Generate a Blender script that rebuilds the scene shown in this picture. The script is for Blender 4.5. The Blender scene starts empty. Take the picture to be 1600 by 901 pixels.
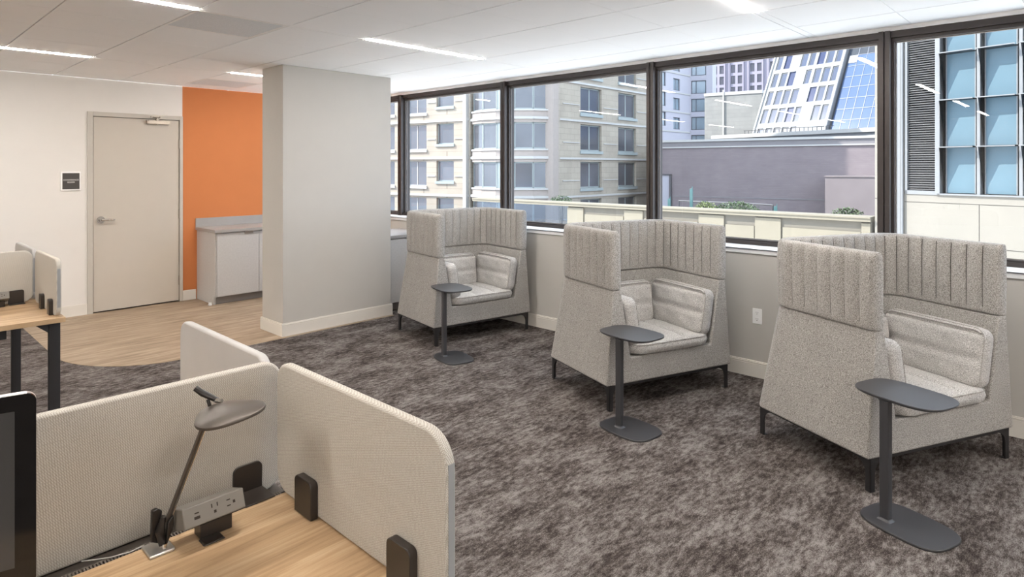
import bpy, bmesh, math, random
from mathutils import Vector, Matrix
random.seed(7)
COL = bpy.context.scene.collection
PI = math.pi

# ------------------------------------------------------------------ helpers
def lin(r, g, b):
    def f(c):
        c /= 255.0
        return c / 12.92 if c <= 0.04045 else ((c + 0.055) / 1.055) ** 2.4
    return (f(r), f(g), f(b), 1.0)

def tag(o, label=None, cat=None, group=None, kind=None):
    if label: o['label'] = label
    if cat: o['category'] = cat
    if group: o['group'] = group
    if kind: o['kind'] = kind
    return o

def empty(name, loc=(0, 0, 0), rz=0.0):
    o = bpy.data.objects.new(name, None)
    COL.objects.link(o)
    o.location = loc
    o.rotation_euler = (0, 0, rz)
    o.empty_display_size = 0.1
    return o

class MB:
    """collects shapes, then links them as ONE mesh object"""
    def __init__(s):
        s.bm = bmesh.new(); s.mi = 0
    def face(s, vs):
        try:
            f = s.bm.faces.new(vs); f.material_index = s.mi; return f
        except ValueError:
            return None
    def box(s, x0, x1, y0, y1, z0, z1, M=None):
        c = [(x, y, z) for z in (z0, z1) for y in (y0, y1) for x in (x0, x1)]
        v = [s.bm.verts.new(M @ Vector(p) if M else p) for p in c]
        for f in ((0, 2, 3, 1), (4, 5, 7, 6), (0, 1, 5, 4), (2, 6, 7, 3), (0, 4, 6, 2), (1, 3, 7, 5)):
            s.face([v[i] for i in f])
        return s
    def prism(s, pts, a, b, plane='xy', M=None):
        """outline extruded between a and b along the axis normal to plane"""
        def mk(p, h):
            q = {'xy': (p[0], p[1], h), 'xz': (p[0], h, p[1]), 'yz': (h, p[0], p[1])}[plane]
            return s.bm.verts.new(M @ Vector(q) if M else q)
        A = [mk(p, a) for p in pts]; B = [mk(p, b) for p in pts]
        s.face(list(reversed(A))); s.face(B)
        n = len(pts)
        for i in range(n):
            j = (i + 1) % n
            s.face([A[i], A[j], B[j], B[i]])
        return s
    def loft(s, loops, cap=True, closed=True):
        L = [[s.bm.verts.new(p) for p in lp] for lp in loops]
        n = len(L[0])
        for a, b in zip(L, L[1:]):
            for i in range(n if closed else n - 1):
                j = (i + 1) % n
                s.face([a[i], a[j], b[j], b[i]])
        if cap:
            s.face(list(reversed(L[0]))); s.face(L[-1])
        return L
    def grid(s, fn, nu, nv, flip=False):
        V = [[s.bm.verts.new(fn(i / nu, j / nv)) for i in range(nu + 1)] for j in range(nv + 1)]
        for j in range(nv):
            for i in range(nu):
                q = [V[j][i], V[j][i + 1], V[j + 1][i + 1], V[j + 1][i]]
                s.face(q[::-1] if flip else q)
        return s
    def tube(s, pts, r, n=10, flat=1.0):
        pts = [Vector(p) for p in pts]
        up = Vector((0, 0, 1)); loops = []
        for i, p in enumerate(pts):
            d = (pts[min(i + 1, len(pts) - 1)] - pts[max(i - 1, 0)]).normalized()
            a = d.cross(up)
            a = a.normalized() if a.length > 1e-4 else Vector((1, 0, 0))
            b = a.cross(d).normalized()
            rr = r[i] if isinstance(r, (list, tuple)) else r
            loops.append([p + a * math.cos(t) * rr + b * math.sin(t) * rr * flat for t in [2 * PI * k / n for k in range(n)]])
        s.loft(loops)
        return s
    def cyl(s, c, r, h, axis='z', n=24, r2=None):
        r2 = r if r2 is None else r2
        ax = {'x': (Vector((0, 1, 0)), Vector((0, 0, 1)), Vector((1, 0, 0))),
              'y': (Vector((0, 0, 1)), Vector((1, 0, 0)), Vector((0, 1, 0))),
              'z': (Vector((1, 0, 0)), Vector((0, 1, 0)), Vector((0, 0, 1)))}[axis]
        c = Vector(c); loops = []
        for (rr, hh) in ((r, 0), (r2, h)):
            loops.append([c + ax[2] * hh + ax[0] * math.cos(2 * PI * k / n) * rr + ax[1] * math.sin(2 * PI * k / n) * rr for k in range(n)])
        s.loft(loops)
        return s
    def build(s, name, mat, parent=None, smooth=False, bevel=0.0, seg=2, weld=False, angle=35):
        bm = s.bm
        if weld: bmesh.ops.remove_doubles(bm, verts=bm.verts, dist=1e-5)
        bmesh.ops.recalc_face_normals(bm, faces=bm.faces)
        me = bpy.data.meshes.new(name)
        bm.to_mesh(me); bm.free()
        for m in (mat if isinstance(mat, (list, tuple)) else [mat]):
            me.materials.append(m)
        o = bpy.data.objects.new(name, me)
        COL.objects.link(o)
        if parent: o.parent = parent
        if bevel:
            b = o.modifiers.new('bevel', 'BEVEL')
            b.width = bevel; b.segments = seg; b.limit_method = 'ANGLE'; b.angle_limit = math.radians(angle)
            smooth = True
        if smooth:
            for p in me.polygons: p.use_smooth = True
            try:
                me.set_sharp_from_angle(angle=math.radians(45 if not bevel else 60))
            except Exception:
                pass
        return o

def rrect(x0, x1, y0, y1, r, n=6, rs=None):
    """rounded rectangle outline, ccw; rs = radii of corners (x1y0? order: x0y0, x1y0, x1y1, x0y1)"""
    rs = rs or (r, r, r, r)
    out = []
    for (cx, cy, a0, rr, sx, sy) in ((x0, y0, PI, rs[0], 1, 1), (x1, y0, 1.5 * PI, rs[1], -1, 1), (x1, y1, 0, rs[2], -1, -1), (x0, y1, 0.5 * PI, rs[3], 1, -1)):
        if rr <= 0:
            out.append((cx, cy)); continue
        for k in range(n + 1):
            a = a0 + 0.5 * PI * k / n
            out.append((cx + sx * rr + rr * math.cos(a), cy + sy * rr + rr * math.sin(a)))
    return out

def copy_tree(o, parent=None):
    c = o.copy(); COL.objects.link(c)
    if parent: c.parent = parent
    for ch in list(o.children): copy_tree(ch, c)
    return c

# ------------------------------------------------------------------ materials
def mat(name):
    m = bpy.data.materials.new(name); m.use_nodes = True
    nt = m.node_tree; b = nt.nodes['Principled BSDF']
    return m, nt, b
def N(nt, t, **kw):
    n = nt.nodes.new(t)
    for k, v in kw.items():
        if k in n.inputs: n.inputs[k].default_value = v
        else: setattr(n, k, v)
    return n
def ramp(nt, stops, interp='LINEAR'):
    r = nt.nodes.new('ShaderNodeValToRGB'); e = r.color_ramp.elements
    r.color_ramp.interpolation = interp
    while len(e) < len(stops): e.new(0.5)
    for i, (p, c) in enumerate(stops): e[i].position = p; e[i].color = c
    return r
def coords(nt, scale=(1, 1, 1), rot=(0, 0, 0), kind='Object'):
    tc = nt.nodes.new('ShaderNodeTexCoord'); mp = nt.nodes.new('ShaderNodeMapping')
    mp.inputs['Scale'].default_value = scale; mp.inputs['Rotation'].default_value = rot
    nt.links.new(tc.outputs[kind], mp.inputs['Vector'])
    return mp
def plain(name, col, rough=0.5, metal=0.0, spec=0.5, var=0.03, vs=6.0, bump=0.0, bs=80.0, coat=0.0):
    m, nt, b = mat(name)
    mp = coords(nt)
    no = N(nt, 'ShaderNodeTexNoise', Scale=vs, Detail=3.0)
    nt.links.new(mp.outputs[0], no.inputs['Vector'])
    lo = tuple(c * (1 - var) for c in col[:3]) + (1,); hi = tuple(min(1, c * (1 + var)) for c in col[:3]) + (1,)
    r = ramp(nt, [(0.3, lo), (0.7, hi)])
    nt.links.new(no.outputs['Fac'], r.inputs[0]); nt.links.new(r.outputs[0], b.inputs['Base Color'])
    b.inputs['Roughness'].default_value = rough; b.inputs['Metallic'].default_value = metal
    b.inputs['Specular IOR Level'].default_value = spec
    b.inputs['Coat Weight'].default_value = coat
    if bump:
        n2 = N(nt, 'ShaderNodeTexNoise', Scale=bs, Detail=2.0)
        nt.links.new(mp.outputs[0], n2.inputs['Vector'])
        bp = N(nt, 'ShaderNodeBump', Strength=bump, Distance=0.002)
        nt.links.new(n2.outputs['Fac'], bp.inputs['Height']); nt.links.new(bp.outputs[0], b.inputs['Normal'])
    return m

def heather(name, dark, mid, light):
    m, nt, b = mat(name)
    mp = coords(nt)
    n1 = N(nt, 'ShaderNodeTexNoise', Scale=230.0, Detail=2.0, Roughness=0.7)
    n2 = N(nt, 'ShaderNodeTexNoise', Scale=9.0, Detail=2.0)
    nt.links.new(mp.outputs[0], n1.inputs['Vector']); nt.links.new(mp.outputs[0], n2.inputs['Vector'])
    r = ramp(nt, [(0.34, dark), (0.5, mid), (0.66, light)])
    nt.links.new(n1.outputs['Fac'], r.inputs[0])
    mx = N(nt, 'ShaderNodeMixRGB', blend_type='MULTIPLY'); mx.inputs[0].default_value = 1.0
    r2 = ramp(nt, [(0.3, (.93, .93, .93, 1)), (0.7, (1, 1, 1, 1))])
    nt.links.new(n2.outputs['Fac'], r2.inputs[0])
    nt.links.new(r.outputs[0], mx.inputs[1]); nt.links.new(r2.outputs[0], mx.inputs[2])
    nt.links.new(mx.outputs[0], b.inputs['Base Color'])
    b.inputs['Roughness'].default_value = 0.95; b.inputs['Specular IOR Level'].default_value = 0.15
    b.inputs['Sheen Weight'].default_value = 0.15
    bp = N(nt, 'ShaderNodeBump', Strength=0.35, Distance=0.002)
    nt.links.new(n1.outputs['Fac'], bp.inputs['Height']); nt.links.new(bp.outputs[0], b.inputs['Normal'])
    return m

def carpet_mat():
    m, nt, b = mat('carpet_streaked')
    mp = coords(nt)
    s1 = coords(nt, scale=(17.0, 40.0, 1.0))           # streaks along the tufting rows
    s2 = coords(nt, scale=(2.2, 3.8, 1.0))
    s3 = coords(nt, scale=(120.0, 260.0, 60.0))
    nA = N(nt, 'ShaderNodeTexNoise', Scale=1.0, Detail=9.0, Roughness=0.8); nt.links.new(s1.outputs[0], nA.inputs['Vector'])
    nB = N(nt, 'ShaderNodeTexNoise', Scale=1.6, Detail=3.0, Roughness=0.6); nt.links.new(s2.outputs[0], nB.inputs['Vector'])
    nC = N(nt, 'ShaderNodeTexNoise', Scale=1.0, Detail=2.0, Roughness=0.8); nt.links.new(s3.outputs[0], nC.inputs['Vector'])
    a1 = N(nt, 'ShaderNodeMath', operation='MULTIPLY'); a1.inputs[1].default_value = 0.55; nt.links.new(nA.outputs['Fac'], a1.inputs[0])
    a2 = N(nt, 'ShaderNodeMath', operation='MULTIPLY'); a2.inputs[1].default_value = 0.24; nt.links.new(nB.outputs['Fac'], a2.inputs[0])
    a3 = N(nt, 'ShaderNodeMath', operation='MULTIPLY'); a3.inputs[1].default_value = 0.25; nt.links.new(nC.outputs['Fac'], a3.inputs[0])
    ad = N(nt, 'ShaderNodeMath', operation='ADD'); nt.links.new(a1.outputs[0], ad.inputs[0]); nt.links.new(a2.outputs[0], ad.inputs[1])
    ad2 = N(nt, 'ShaderNodeMath', operation='ADD'); nt.links.new(ad.outputs[0], ad2.inputs[0]); nt.links.new(a3.outputs[0], ad2.inputs[1])
    r = ramp(nt, [(0.42, lin(46, 39, 37)), (0.475, lin(66, 59, 56)), (0.52, lin(94, 87, 83)), (0.60, lin(138, 132, 129))])
    nt.links.new(ad2.outputs[0], r.inputs[0])
    nt.links.new(r.outputs[0], b.inputs['Base Color'])
    b.inputs['Roughness'].default_value = 1.0; b.inputs['Specular IOR Level'].default_value = 0.05
    bp = N(nt, 'ShaderNodeBump', Strength=0.5, Distance=0.004)
    nt.links.new(nC.outputs['Fac'], bp.inputs['Height']); nt.links.new(bp.outputs[0], b.inputs['Normal'])
    return m

def wood_mat(name, cols, sx, sy, rough=0.45, board=None):
    m, nt, b = mat(name)
    mp = coords(nt, scale=(sx, sy, 1.0))
    no = N(nt, 'ShaderNodeTexNoise', Scale=1.0, Detail=8.0, Roughness=0.62, Distortion=0.4)
    nt.links.new(mp.outputs[0], no.inputs['Vector'])
    r = ramp(nt, [(0.30, cols[0]), (0.5, cols[1]), (0.70, cols[2])])
    nt.links.new(no.outputs['Fac'], r.inputs[0])
    out = r.outputs[0]
    mp2 = coords(nt, scale=(sx * 0.35, sy * 7, 1.0))
    n2 = N(nt, 'ShaderNodeTexNoise', Scale=1.0, Detail=3.0); nt.links.new(mp2.outputs[0], n2.inputs['Vector'])
    r2 = ramp(nt, [(0.35, (.88, .86, .84, 1)), (0.6, (1, 1, 1, 1))]); nt.links.new(n2.outputs['Fac'], r2.inputs[0])
    mx = N(nt, 'ShaderNodeMixRGB', blend_type='MULTIPLY'); mx.inputs[0].default_value = 1.0
    nt.links.new(out, mx.inputs[1]); nt.links.new(r2.outputs[0], mx.inputs[2])
    out = mx.outputs[0]
    if board:
        br = nt.nodes.new('ShaderNodeTexBrick'); tc = coords(nt)
        br.inputs['Scale'].default_value = 1.0; br.inputs['Brick Width'].default_value = board[0]; br.inputs['Row Height'].default_value = board[1]
        br.inputs['Mortar Size'].default_value = 0.0012
        br.inputs['Color1'].default_value = (1, 1, 1, 1); br.inputs['Color2'].default_value = (.93, .92, .91, 1); br.inputs['Mortar'].default_value = (.8, .78, .75, 1)
        nt.links.new(tc.outputs[0], br.inputs['Vector'])
        m2 = N(nt, 'ShaderNodeMixRGB', blend_type='MULTIPLY'); m2.inputs[0].default_value = 1.0
        nt.links.new(out, m2.inputs[1]); nt.links.new(br.outputs['Color'], m2.inputs[2]); out = m2.outputs[0]
    nt.links.new(out, b.inputs['Base Color'])
    b.inputs['Roughness'].default_value = rough; b.inputs['Specular IOR Level'].default_value = 0.35
    return m

def weave_mat(name, base, dot, scale):
    """screen fabric: fine dotted weave"""
    m, nt, b = mat(name)
    mp = coords(nt, rot=(0.3, 0.4, 0.785))
    v = N(nt, 'ShaderNodeTexVoronoi', Scale=scale, Randomness=0.15); nt.links.new(mp.outputs[0], v.inputs['Vector'])
    r = ramp(nt, [(0.25, base), (0.62, dot)]); nt.links.new(v.outputs['Distance'], r.inputs[0])
    nt.links.new(r.outputs[0], b.inputs['Base Color'])
    b.inputs['Roughness'].default_value = 0.95; b.inputs['Specular IOR Level'].default_value = 0.1
    bp = N(nt, 'ShaderNodeBump', Strength=0.4, Distance=0.001, invert=True)
    nt.links.new(v.outputs['Distance'], bp.inputs['Height']); nt.links.new(bp.outputs[0], b.inputs['Normal'])
    return m

def glass_mat(name, tint=(0.93, 0.95, 0.96, 1), refl=1.0, ior=1.5):
    m = bpy.data.materials.new(name); m.use_nodes = True; nt = m.node_tree
    for n in list(nt.nodes): nt.nodes.remove(n)
    o = nt.nodes.new('ShaderNodeOutputMaterial')
    tr = N(nt, 'ShaderNodeBsdfTransparent', Color=tint); gl = N(nt, 'ShaderNodeBsdfGlossy', Roughness=0.0, Color=(refl, refl, refl, 1))
    fr = N(nt, 'ShaderNodeFresnel', IOR=ior); mx = nt.nodes.new('ShaderNodeMixShader')
    ge = nt.nodes.new('ShaderNodeNewGeometry'); iv = N(nt, 'ShaderNodeMath', operation='SUBTRACT'); iv.inputs[0].default_value = 1.0
    nt.links.new(ge.outputs['Backfacing'], iv.inputs[1]); mu = N(nt, 'ShaderNodeMath', operation='MULTIPLY')
    nt.links.new(fr.outputs[0], mu.inputs[0]); nt.links.new(iv.outputs[0], mu.inputs[1])
    nt.links.new(mu.outputs[0], mx.inputs[0]); nt.links.new(tr.outputs[0], mx.inputs[1]); nt.links.new(gl.outputs[0], mx.inputs[2])
    nt.links.new(mx.outputs[0], o.inputs['Surface'])
    return m

def emit_mat(name, col, strength):
    m, nt, b = mat(name)
    b.inputs['Base Color'].default_value = (0.9, 0.9, 0.9, 1)
    b.inputs['Emission Color'].default_value = col; b.inputs['Emission Strength'].default_value = strength
    return m

def block_mat(name, c1, c2, mortar, bw, bh, ms=0.01, rough=0.9, kind='Object', rot=(0, 0, 0)):
    """masonry; the wall object is built so that its local x runs along the wall and z is up"""
    m, nt, b = mat(name)
    tc = nt.nodes.new('ShaderNodeTexCoord'); sp = nt.nodes.new('ShaderNodeSeparateXYZ'); cb = nt.nodes.new('ShaderNodeCombineXYZ')
    nt.links.new(tc.outputs['Object'], sp.inputs[0]); nt.links.new(sp.outputs['X'], cb.inputs['X']); nt.links.new(sp.outputs['Z'], cb.inputs['Y'])
    br = nt.nodes.new('ShaderNodeTexBrick'); br.inputs['Scale'].default_value = 1.0
    br.inputs['Brick Width'].default_value = bw; br.inputs['Row Height'].default_value = bh; br.inputs['Mortar Size'].default_value = ms
    br.inputs['Color1'].default_value = c1; br.inputs['Color2'].default_value = c2; br.inputs['Mortar'].default_value = mortar
    nt.links.new(cb.outputs[0], br.inputs['Vector'])
    no = N(nt, 'ShaderNodeTexNoise', Scale=0.8, Detail=4.0); nt.links.new(tc.outputs['Object'], no.inputs['Vector'])
    r2 = ramp(nt, [(0.3, (.86, .86, .87, 1)), (0.7, (1, 1, 1, 1))]); nt.links.new(no.outputs['Fac'], r2.inputs[0])
    mx = N(nt, 'ShaderNodeMixRGB', blend_type='MULTIPLY'); mx.inputs[0].default_value = 1.0
    nt.links.new(br.outputs['Color'], mx.inputs[1]); nt.links.new(r2.outputs[0], mx.inputs[2]); nt.links.new(mx.outputs[0], b.inputs['Base Color'])
    b.inputs['Roughness'].default_value = rough; b.inputs['Specular IOR Level'].default_value = 0.2
    return m

M = {}
M['wall_white'] = plain('wall_paint_white', lin(226, 222, 217), 0.85, var=0.01, bump=0.05)
M['wall_grey'] = plain('wall_paint_greige', lin(190, 186, 180), 0.85, var=0.01, bump=0.05)
M['wall_orange'] = plain('wall_paint_orange', lin(198, 121, 70), 0.8, var=0.015, bump=0.05)
M['trim'] = plain('trim_paint', lin(222, 217, 209), 0.6, var=0.01)
M['sill'] = plain('sill_laminate', lin(228, 228, 228), 0.4, var=0.01)
M['ceiling'] = plain('ceiling_tile', lin(250, 249, 248), 0.95, var=0.008, vs=3, bump=0.08, bs=300)
M['ceiling_gap'] = plain('ceiling_grid_channel', lin(150, 140, 132), 0.9)
M['carpet'] = carpet_mat()
M['vinyl'] = wood_mat('vinyl_plank', (lin(128, 110, 92), lin(160, 141, 120), lin(186, 168, 147)), 2.4, 22.0, 0.5, board=(1.2, 0.15))
M['desk_wood'] = wood_mat('desk_laminate_oak', (lin(152, 124, 93), lin(182, 153, 119), lin(200, 174, 141)), 2.6, 34.0, 0.42)
M['heather'] = heather('heathered_wool', lin(114, 110, 106), lin(161, 157, 152), lin(196, 192, 188))
M['heather_cushion'] = heather('heathered_wool_cushion', lin(134, 130, 127), lin(184, 181, 177), lin(218, 215, 212))
M['seam'] = plain('seam_thread', lin(74, 69, 66), 0.9)
M['black'] = plain('black_powder_coat', lin(34, 32, 33), 0.55, var=0.05)
M['table_black'] = plain('charcoal_powder_coat', lin(58, 58, 61), 0.36, var=0.04, spec=0.6)
M['screen_fabric'] = weave_mat('divider_fabric', lin(206, 202, 194), lin(164, 158, 149), 330.0)
M['screen_plain'] = plain('divider_plain_felt', lin(178, 176, 174), 0.9, bump=0.1, bs=300)
M['screen_edge'] = plain('divider_edge', lin(216, 212, 206), 0.8)
M['screen_edge_grey'] = plain('divider_edge_grey', lin(140, 141, 142), 0.7)
M['bracket'] = plain('bracket_plastic', lin(48, 42, 38), 0.35, var=0.05)
M['door'] = plain('door_paint', lin(193, 185, 174), 0.55, var=0.01)
M['doorframe'] = plain('door_frame_paint', lin(190, 184, 175), 0.55, var=0.01)
M['chrome'] = plain('satin_chrome', lin(205, 200, 194), 0.22, metal=1.0)
M['steel'] = plain('brushed_steel', lin(170, 162, 152), 0.35, metal=1.0)
M['dark_gap'] = plain('dark_gap', lin(50, 42, 36), 0.9)
M['sign'] = plain('sign_face', lin(70, 66, 63), 0.6)
M['sign_frame'] = plain('sign_frame', lin(244, 242, 240), 0.4)
M['letter'] = plain('letter_white', lin(240, 238, 234), 0.6)
M['laminate'] = plain('cabinet_laminate', lin(190, 188, 186), 0.5, var=0.05, vs=60)
M['toe'] = plain('toe_kick', lin(140, 136, 134), 0.6)
M['counter'] = plain('countertop_grey', lin(160, 157, 154), 0.35)
M['frame'] = plain('window_bronze', lin(66, 60, 58), 0.4, metal=0.35, var=0.05)
M['frame_light'] = plain('window_gasket', lin(150, 145, 142), 0.4, metal=0.3)
M['glass'] = glass_mat('window_glass', tint=(0.94, 0.955, 0.965, 1))
M['light'] = emit_mat('led_diffuser', (1.0, 0.945, 0.88, 1), 96.0)
M['fixture'] = plain('fixture_white', lin(245, 243, 240), 0.5)
M['vent'] = plain('vent_grille', lin(222, 226, 228), 0.6, var=0.12, vs=260)
M['module'] = plain('power_module_silver', lin(122, 118, 112), 0.5, metal=0.2)
M['module_side'] = plain('power_module_side', lin(120, 114, 108), 0.4, metal=0.5)
M['screen_glass'] = plain('monitor_bezel_glass', lin(14, 14, 15), 0.08, var=0.0, spec=0.5)
M['screen_off'] = plain('monitor_panel', lin(62, 62, 62), 0.12, var=0.0)
M['alu'] = plain('aluminium', lin(205, 203, 200), 0.35, metal=0.9)
M['lamp_metal'] = plain('lamp_bronze', lin(84, 77, 71), 0.42, metal=0.45, var=0.03)
M['lamp_dark'] = plain('lamp_dark', lin(38, 34, 32), 0.35, metal=0.3)
M['brush'] = plain('grommet_brush', lin(95, 88, 82), 0.9, var=0.5, vs=400)
M['outlet'] = plain('outlet_white', lin(246, 245, 243), 0.35)
M['cable'] = plain('cable_grey', lin(190, 186, 182), 0.5)
# outside
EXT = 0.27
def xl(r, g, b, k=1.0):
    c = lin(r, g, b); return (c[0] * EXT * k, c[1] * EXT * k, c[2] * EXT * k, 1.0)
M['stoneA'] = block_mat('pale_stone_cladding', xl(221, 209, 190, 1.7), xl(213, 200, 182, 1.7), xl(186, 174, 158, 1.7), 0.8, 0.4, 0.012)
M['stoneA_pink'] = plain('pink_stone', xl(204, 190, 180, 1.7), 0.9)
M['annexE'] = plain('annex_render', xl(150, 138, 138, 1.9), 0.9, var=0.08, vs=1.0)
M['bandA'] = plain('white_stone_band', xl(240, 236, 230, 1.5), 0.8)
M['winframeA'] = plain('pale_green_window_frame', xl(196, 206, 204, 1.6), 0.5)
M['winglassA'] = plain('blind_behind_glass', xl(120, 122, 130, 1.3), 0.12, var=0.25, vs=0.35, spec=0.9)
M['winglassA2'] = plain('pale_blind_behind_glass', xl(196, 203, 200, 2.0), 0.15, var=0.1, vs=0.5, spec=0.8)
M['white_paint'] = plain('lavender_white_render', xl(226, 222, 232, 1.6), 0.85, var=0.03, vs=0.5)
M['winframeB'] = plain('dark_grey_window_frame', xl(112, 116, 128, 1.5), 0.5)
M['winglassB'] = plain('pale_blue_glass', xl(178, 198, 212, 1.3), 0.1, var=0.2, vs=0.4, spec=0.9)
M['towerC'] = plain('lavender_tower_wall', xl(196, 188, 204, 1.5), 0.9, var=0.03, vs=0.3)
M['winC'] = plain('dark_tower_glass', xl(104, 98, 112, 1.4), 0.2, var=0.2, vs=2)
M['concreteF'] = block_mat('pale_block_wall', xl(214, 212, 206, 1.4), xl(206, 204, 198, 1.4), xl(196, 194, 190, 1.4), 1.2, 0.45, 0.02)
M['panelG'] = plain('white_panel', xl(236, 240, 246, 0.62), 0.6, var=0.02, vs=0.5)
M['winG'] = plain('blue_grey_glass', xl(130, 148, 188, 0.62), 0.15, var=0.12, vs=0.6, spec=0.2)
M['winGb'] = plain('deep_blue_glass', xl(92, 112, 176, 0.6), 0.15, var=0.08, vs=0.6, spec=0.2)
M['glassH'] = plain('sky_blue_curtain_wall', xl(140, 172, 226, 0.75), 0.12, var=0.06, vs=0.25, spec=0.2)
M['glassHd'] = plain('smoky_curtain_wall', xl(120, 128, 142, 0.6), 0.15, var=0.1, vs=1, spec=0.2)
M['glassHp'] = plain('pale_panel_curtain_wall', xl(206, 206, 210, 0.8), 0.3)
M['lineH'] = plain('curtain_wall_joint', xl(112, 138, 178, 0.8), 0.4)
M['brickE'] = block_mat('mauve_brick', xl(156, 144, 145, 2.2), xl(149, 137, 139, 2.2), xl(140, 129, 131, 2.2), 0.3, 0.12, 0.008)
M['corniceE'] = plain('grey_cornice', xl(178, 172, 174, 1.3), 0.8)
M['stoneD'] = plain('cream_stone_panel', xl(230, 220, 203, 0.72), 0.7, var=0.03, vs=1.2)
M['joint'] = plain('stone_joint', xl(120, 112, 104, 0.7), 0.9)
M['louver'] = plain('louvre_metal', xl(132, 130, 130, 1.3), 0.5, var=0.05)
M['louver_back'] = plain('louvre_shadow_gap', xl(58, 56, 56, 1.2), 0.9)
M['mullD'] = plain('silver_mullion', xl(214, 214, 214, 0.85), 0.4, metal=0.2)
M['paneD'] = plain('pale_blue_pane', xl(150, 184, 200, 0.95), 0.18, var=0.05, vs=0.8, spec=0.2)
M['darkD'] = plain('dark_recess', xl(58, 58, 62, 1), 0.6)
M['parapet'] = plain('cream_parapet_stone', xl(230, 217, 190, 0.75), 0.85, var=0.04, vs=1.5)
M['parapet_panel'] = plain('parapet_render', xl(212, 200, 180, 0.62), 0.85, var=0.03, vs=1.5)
M['hood_shade_glass'] = glass_mat('hood_shade_glass', tint=(0.22, 0.25, 0.29, 1), ior=1.1)  # tint set dark to strengthen the shade on the panes
M['balu'] = glass_mat('balustrade_glass', tint=(0.72, 0.76, 0.82, 1))
M['terrace'] = plain('terrace_bounce_white', lin(226, 224, 220), 0.9)  # kept bright so the unseen deck reflects sun up to the ceiling
M['street'] = plain('street_asphalt', xl(150, 150, 150, 1), 0.9)
M['leaf'] = plain('leaf_green', xl(104, 132, 84, 1.2), 0.6, var=0.3, vs=8)
M['leaf2'] = plain('leaf_yellow_green', xl(150, 166, 98, 1.3), 0.6, var=0.3, vs=8)
M['teal'] = plain('teal_paint', xl(84, 140, 142, 1.2), 0.5)
M['pipe'] = plain('pipe_grey', xl(104, 102, 108, 1.2), 0.5)

# ------------------------------------------------------------------ room shell
CZ = 2.53                     # ceiling height
XW, YB = 4.69, 7.92           # window wall (below the sill), back wall
XL, YF = -4.9, -4.2           # left wall, wall behind the camera
XG = 4.90                     # face of the window frames

# floor: carpet with a tongue of wood-look vinyl in front of the door
f = MB()
f.box(XL - .15, XW + .5, YF - .15, YB + .15, -0.12, 0.0)
f.mi = 1
edge = [(1.185, YB)]
edge += [(1.185, 6.35)]
for k in range(0, 13):
    a = PI + 0.5 * PI * k / 12
    edge.append((1.185 + .72 + .72 * math.cos(a), 5.5 + .85 + .85 * math.sin(a)))
edge += [(4.0, 5.5), (4.0, YB)]
f.prism(list(reversed(edge)), 0.0, 0.0025)
tag(f.build('floor', [M['carpet'], M['vinyl']]), 'dark mottled carpet with a wood-look vinyl area by the door', kind='structure')

# back wall: white part, opening for the door, orange part
DX0, DX1, DZ = 1.766, 2.722, 2.175        # outside of the door frame
w = MB()
w.box(XL, DX0, YB, YB + .14, 0, CZ)
w.box(DX0, DX1, YB, YB + .14, DZ, CZ)
w.box(DX0, DX1, YB + .1, YB + .14, 0, DZ)
w.mi = 1
w.box(DX1, XG + .4, YB, YB + .14, 0, CZ)
tag(w.build('wall_back', [M['wall_white'], M['wall_orange']]), 'back wall, white on the left and orange past the door', kind='structure')
w = MB().box(XL - .14, XL, YF, YB + .14, 0, CZ)
tag(w.build('wall_left', M['wall_white']), 'plain white wall on the left side', kind='structure')
w = MB().box(XL - .14, XG + .4, YF - .14, YF, 0, CZ)
tag(w.build('wall_front', M['wall_white']), 'plain white wall behind the camera', kind='structure')
# window wall: apron below the sill
w = MB()
w.box(XW, XW + .34, YF, YB, 0, 0.915)
w.box(XW + .006, XW + .34, YF, YB, 0.915, 0.945)
tag(w.build('wall_right', M['wall_grey']), 'low greige wall under the windows', kind='structure')
s = MB()
s.box(XW - .012, XW + .02, YF, YB, .925, .953)
s.box(XW - .02, XG + .04, YF, YB, .957, .962)
s.box(XW - .008, XG + .04, YF, YB, .94, .957)
s.prism([(XW - .02, .957), (XW - .02, .961), (XW - .016, .9635), (XW - .01, .9635), (XW - .01, .957)], YF, YB, 'xz')
tag(s.build('trim_1', M['sill']), 'white window sill with a grooved nosing', kind='structure')

# pillar
PX0, PX1, PY0, PY1 = 2.782, 3.995, 5.553, 5.972
tag(MB().box(PX0, PX1, PY0, PY1, 0, CZ).build('wall_pillar', M['wall_grey'], bevel=.003), 'broad greige pillar beside the door area', kind='structure')

def baseboard(name, segs, label):
    b = MB()
    for (x0, y0, x1, y1, nx, ny) in segs:     # wall face line and outward normal
        for (t, z0, z1) in ((.014, 0, .098), (.011, .098, .106), (.014, .106, .112), (.008, .112, .12)):
            xa, xb = sorted((x0, x1)); ya, yb = sorted((y0, y1))
            if nx: b.box(min(x0, x0 + nx * t), max(x0, x0 + nx * t), ya, yb, z0, z1)
            else: b.box(xa, xb, min(y0, y0 + ny * t), max(y0, y0 + ny * t), z0, z1)
    return tag(b.build(name, M['trim']), label, kind='structure')
baseboard('baseboard_back', [(XL, YB, DX0, YB, 0, -1), (DX1, YB, 2.87, YB, 0, -1)], 'cream baseboard along the back wall')
baseboard('baseboard_right', [(XW, YF, XW, 5.64, -1, 0)], 'cream baseboard under the windows')
baseboard('baseboard_left', [(XL, YF, XL, YB, 1, 0)], 'cream baseboard along the left wall')
baseboard('baseboard_front', [(XL, YF, XW, YF, 0, 1)], 'cream baseboard along the wall behind the camera')
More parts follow.
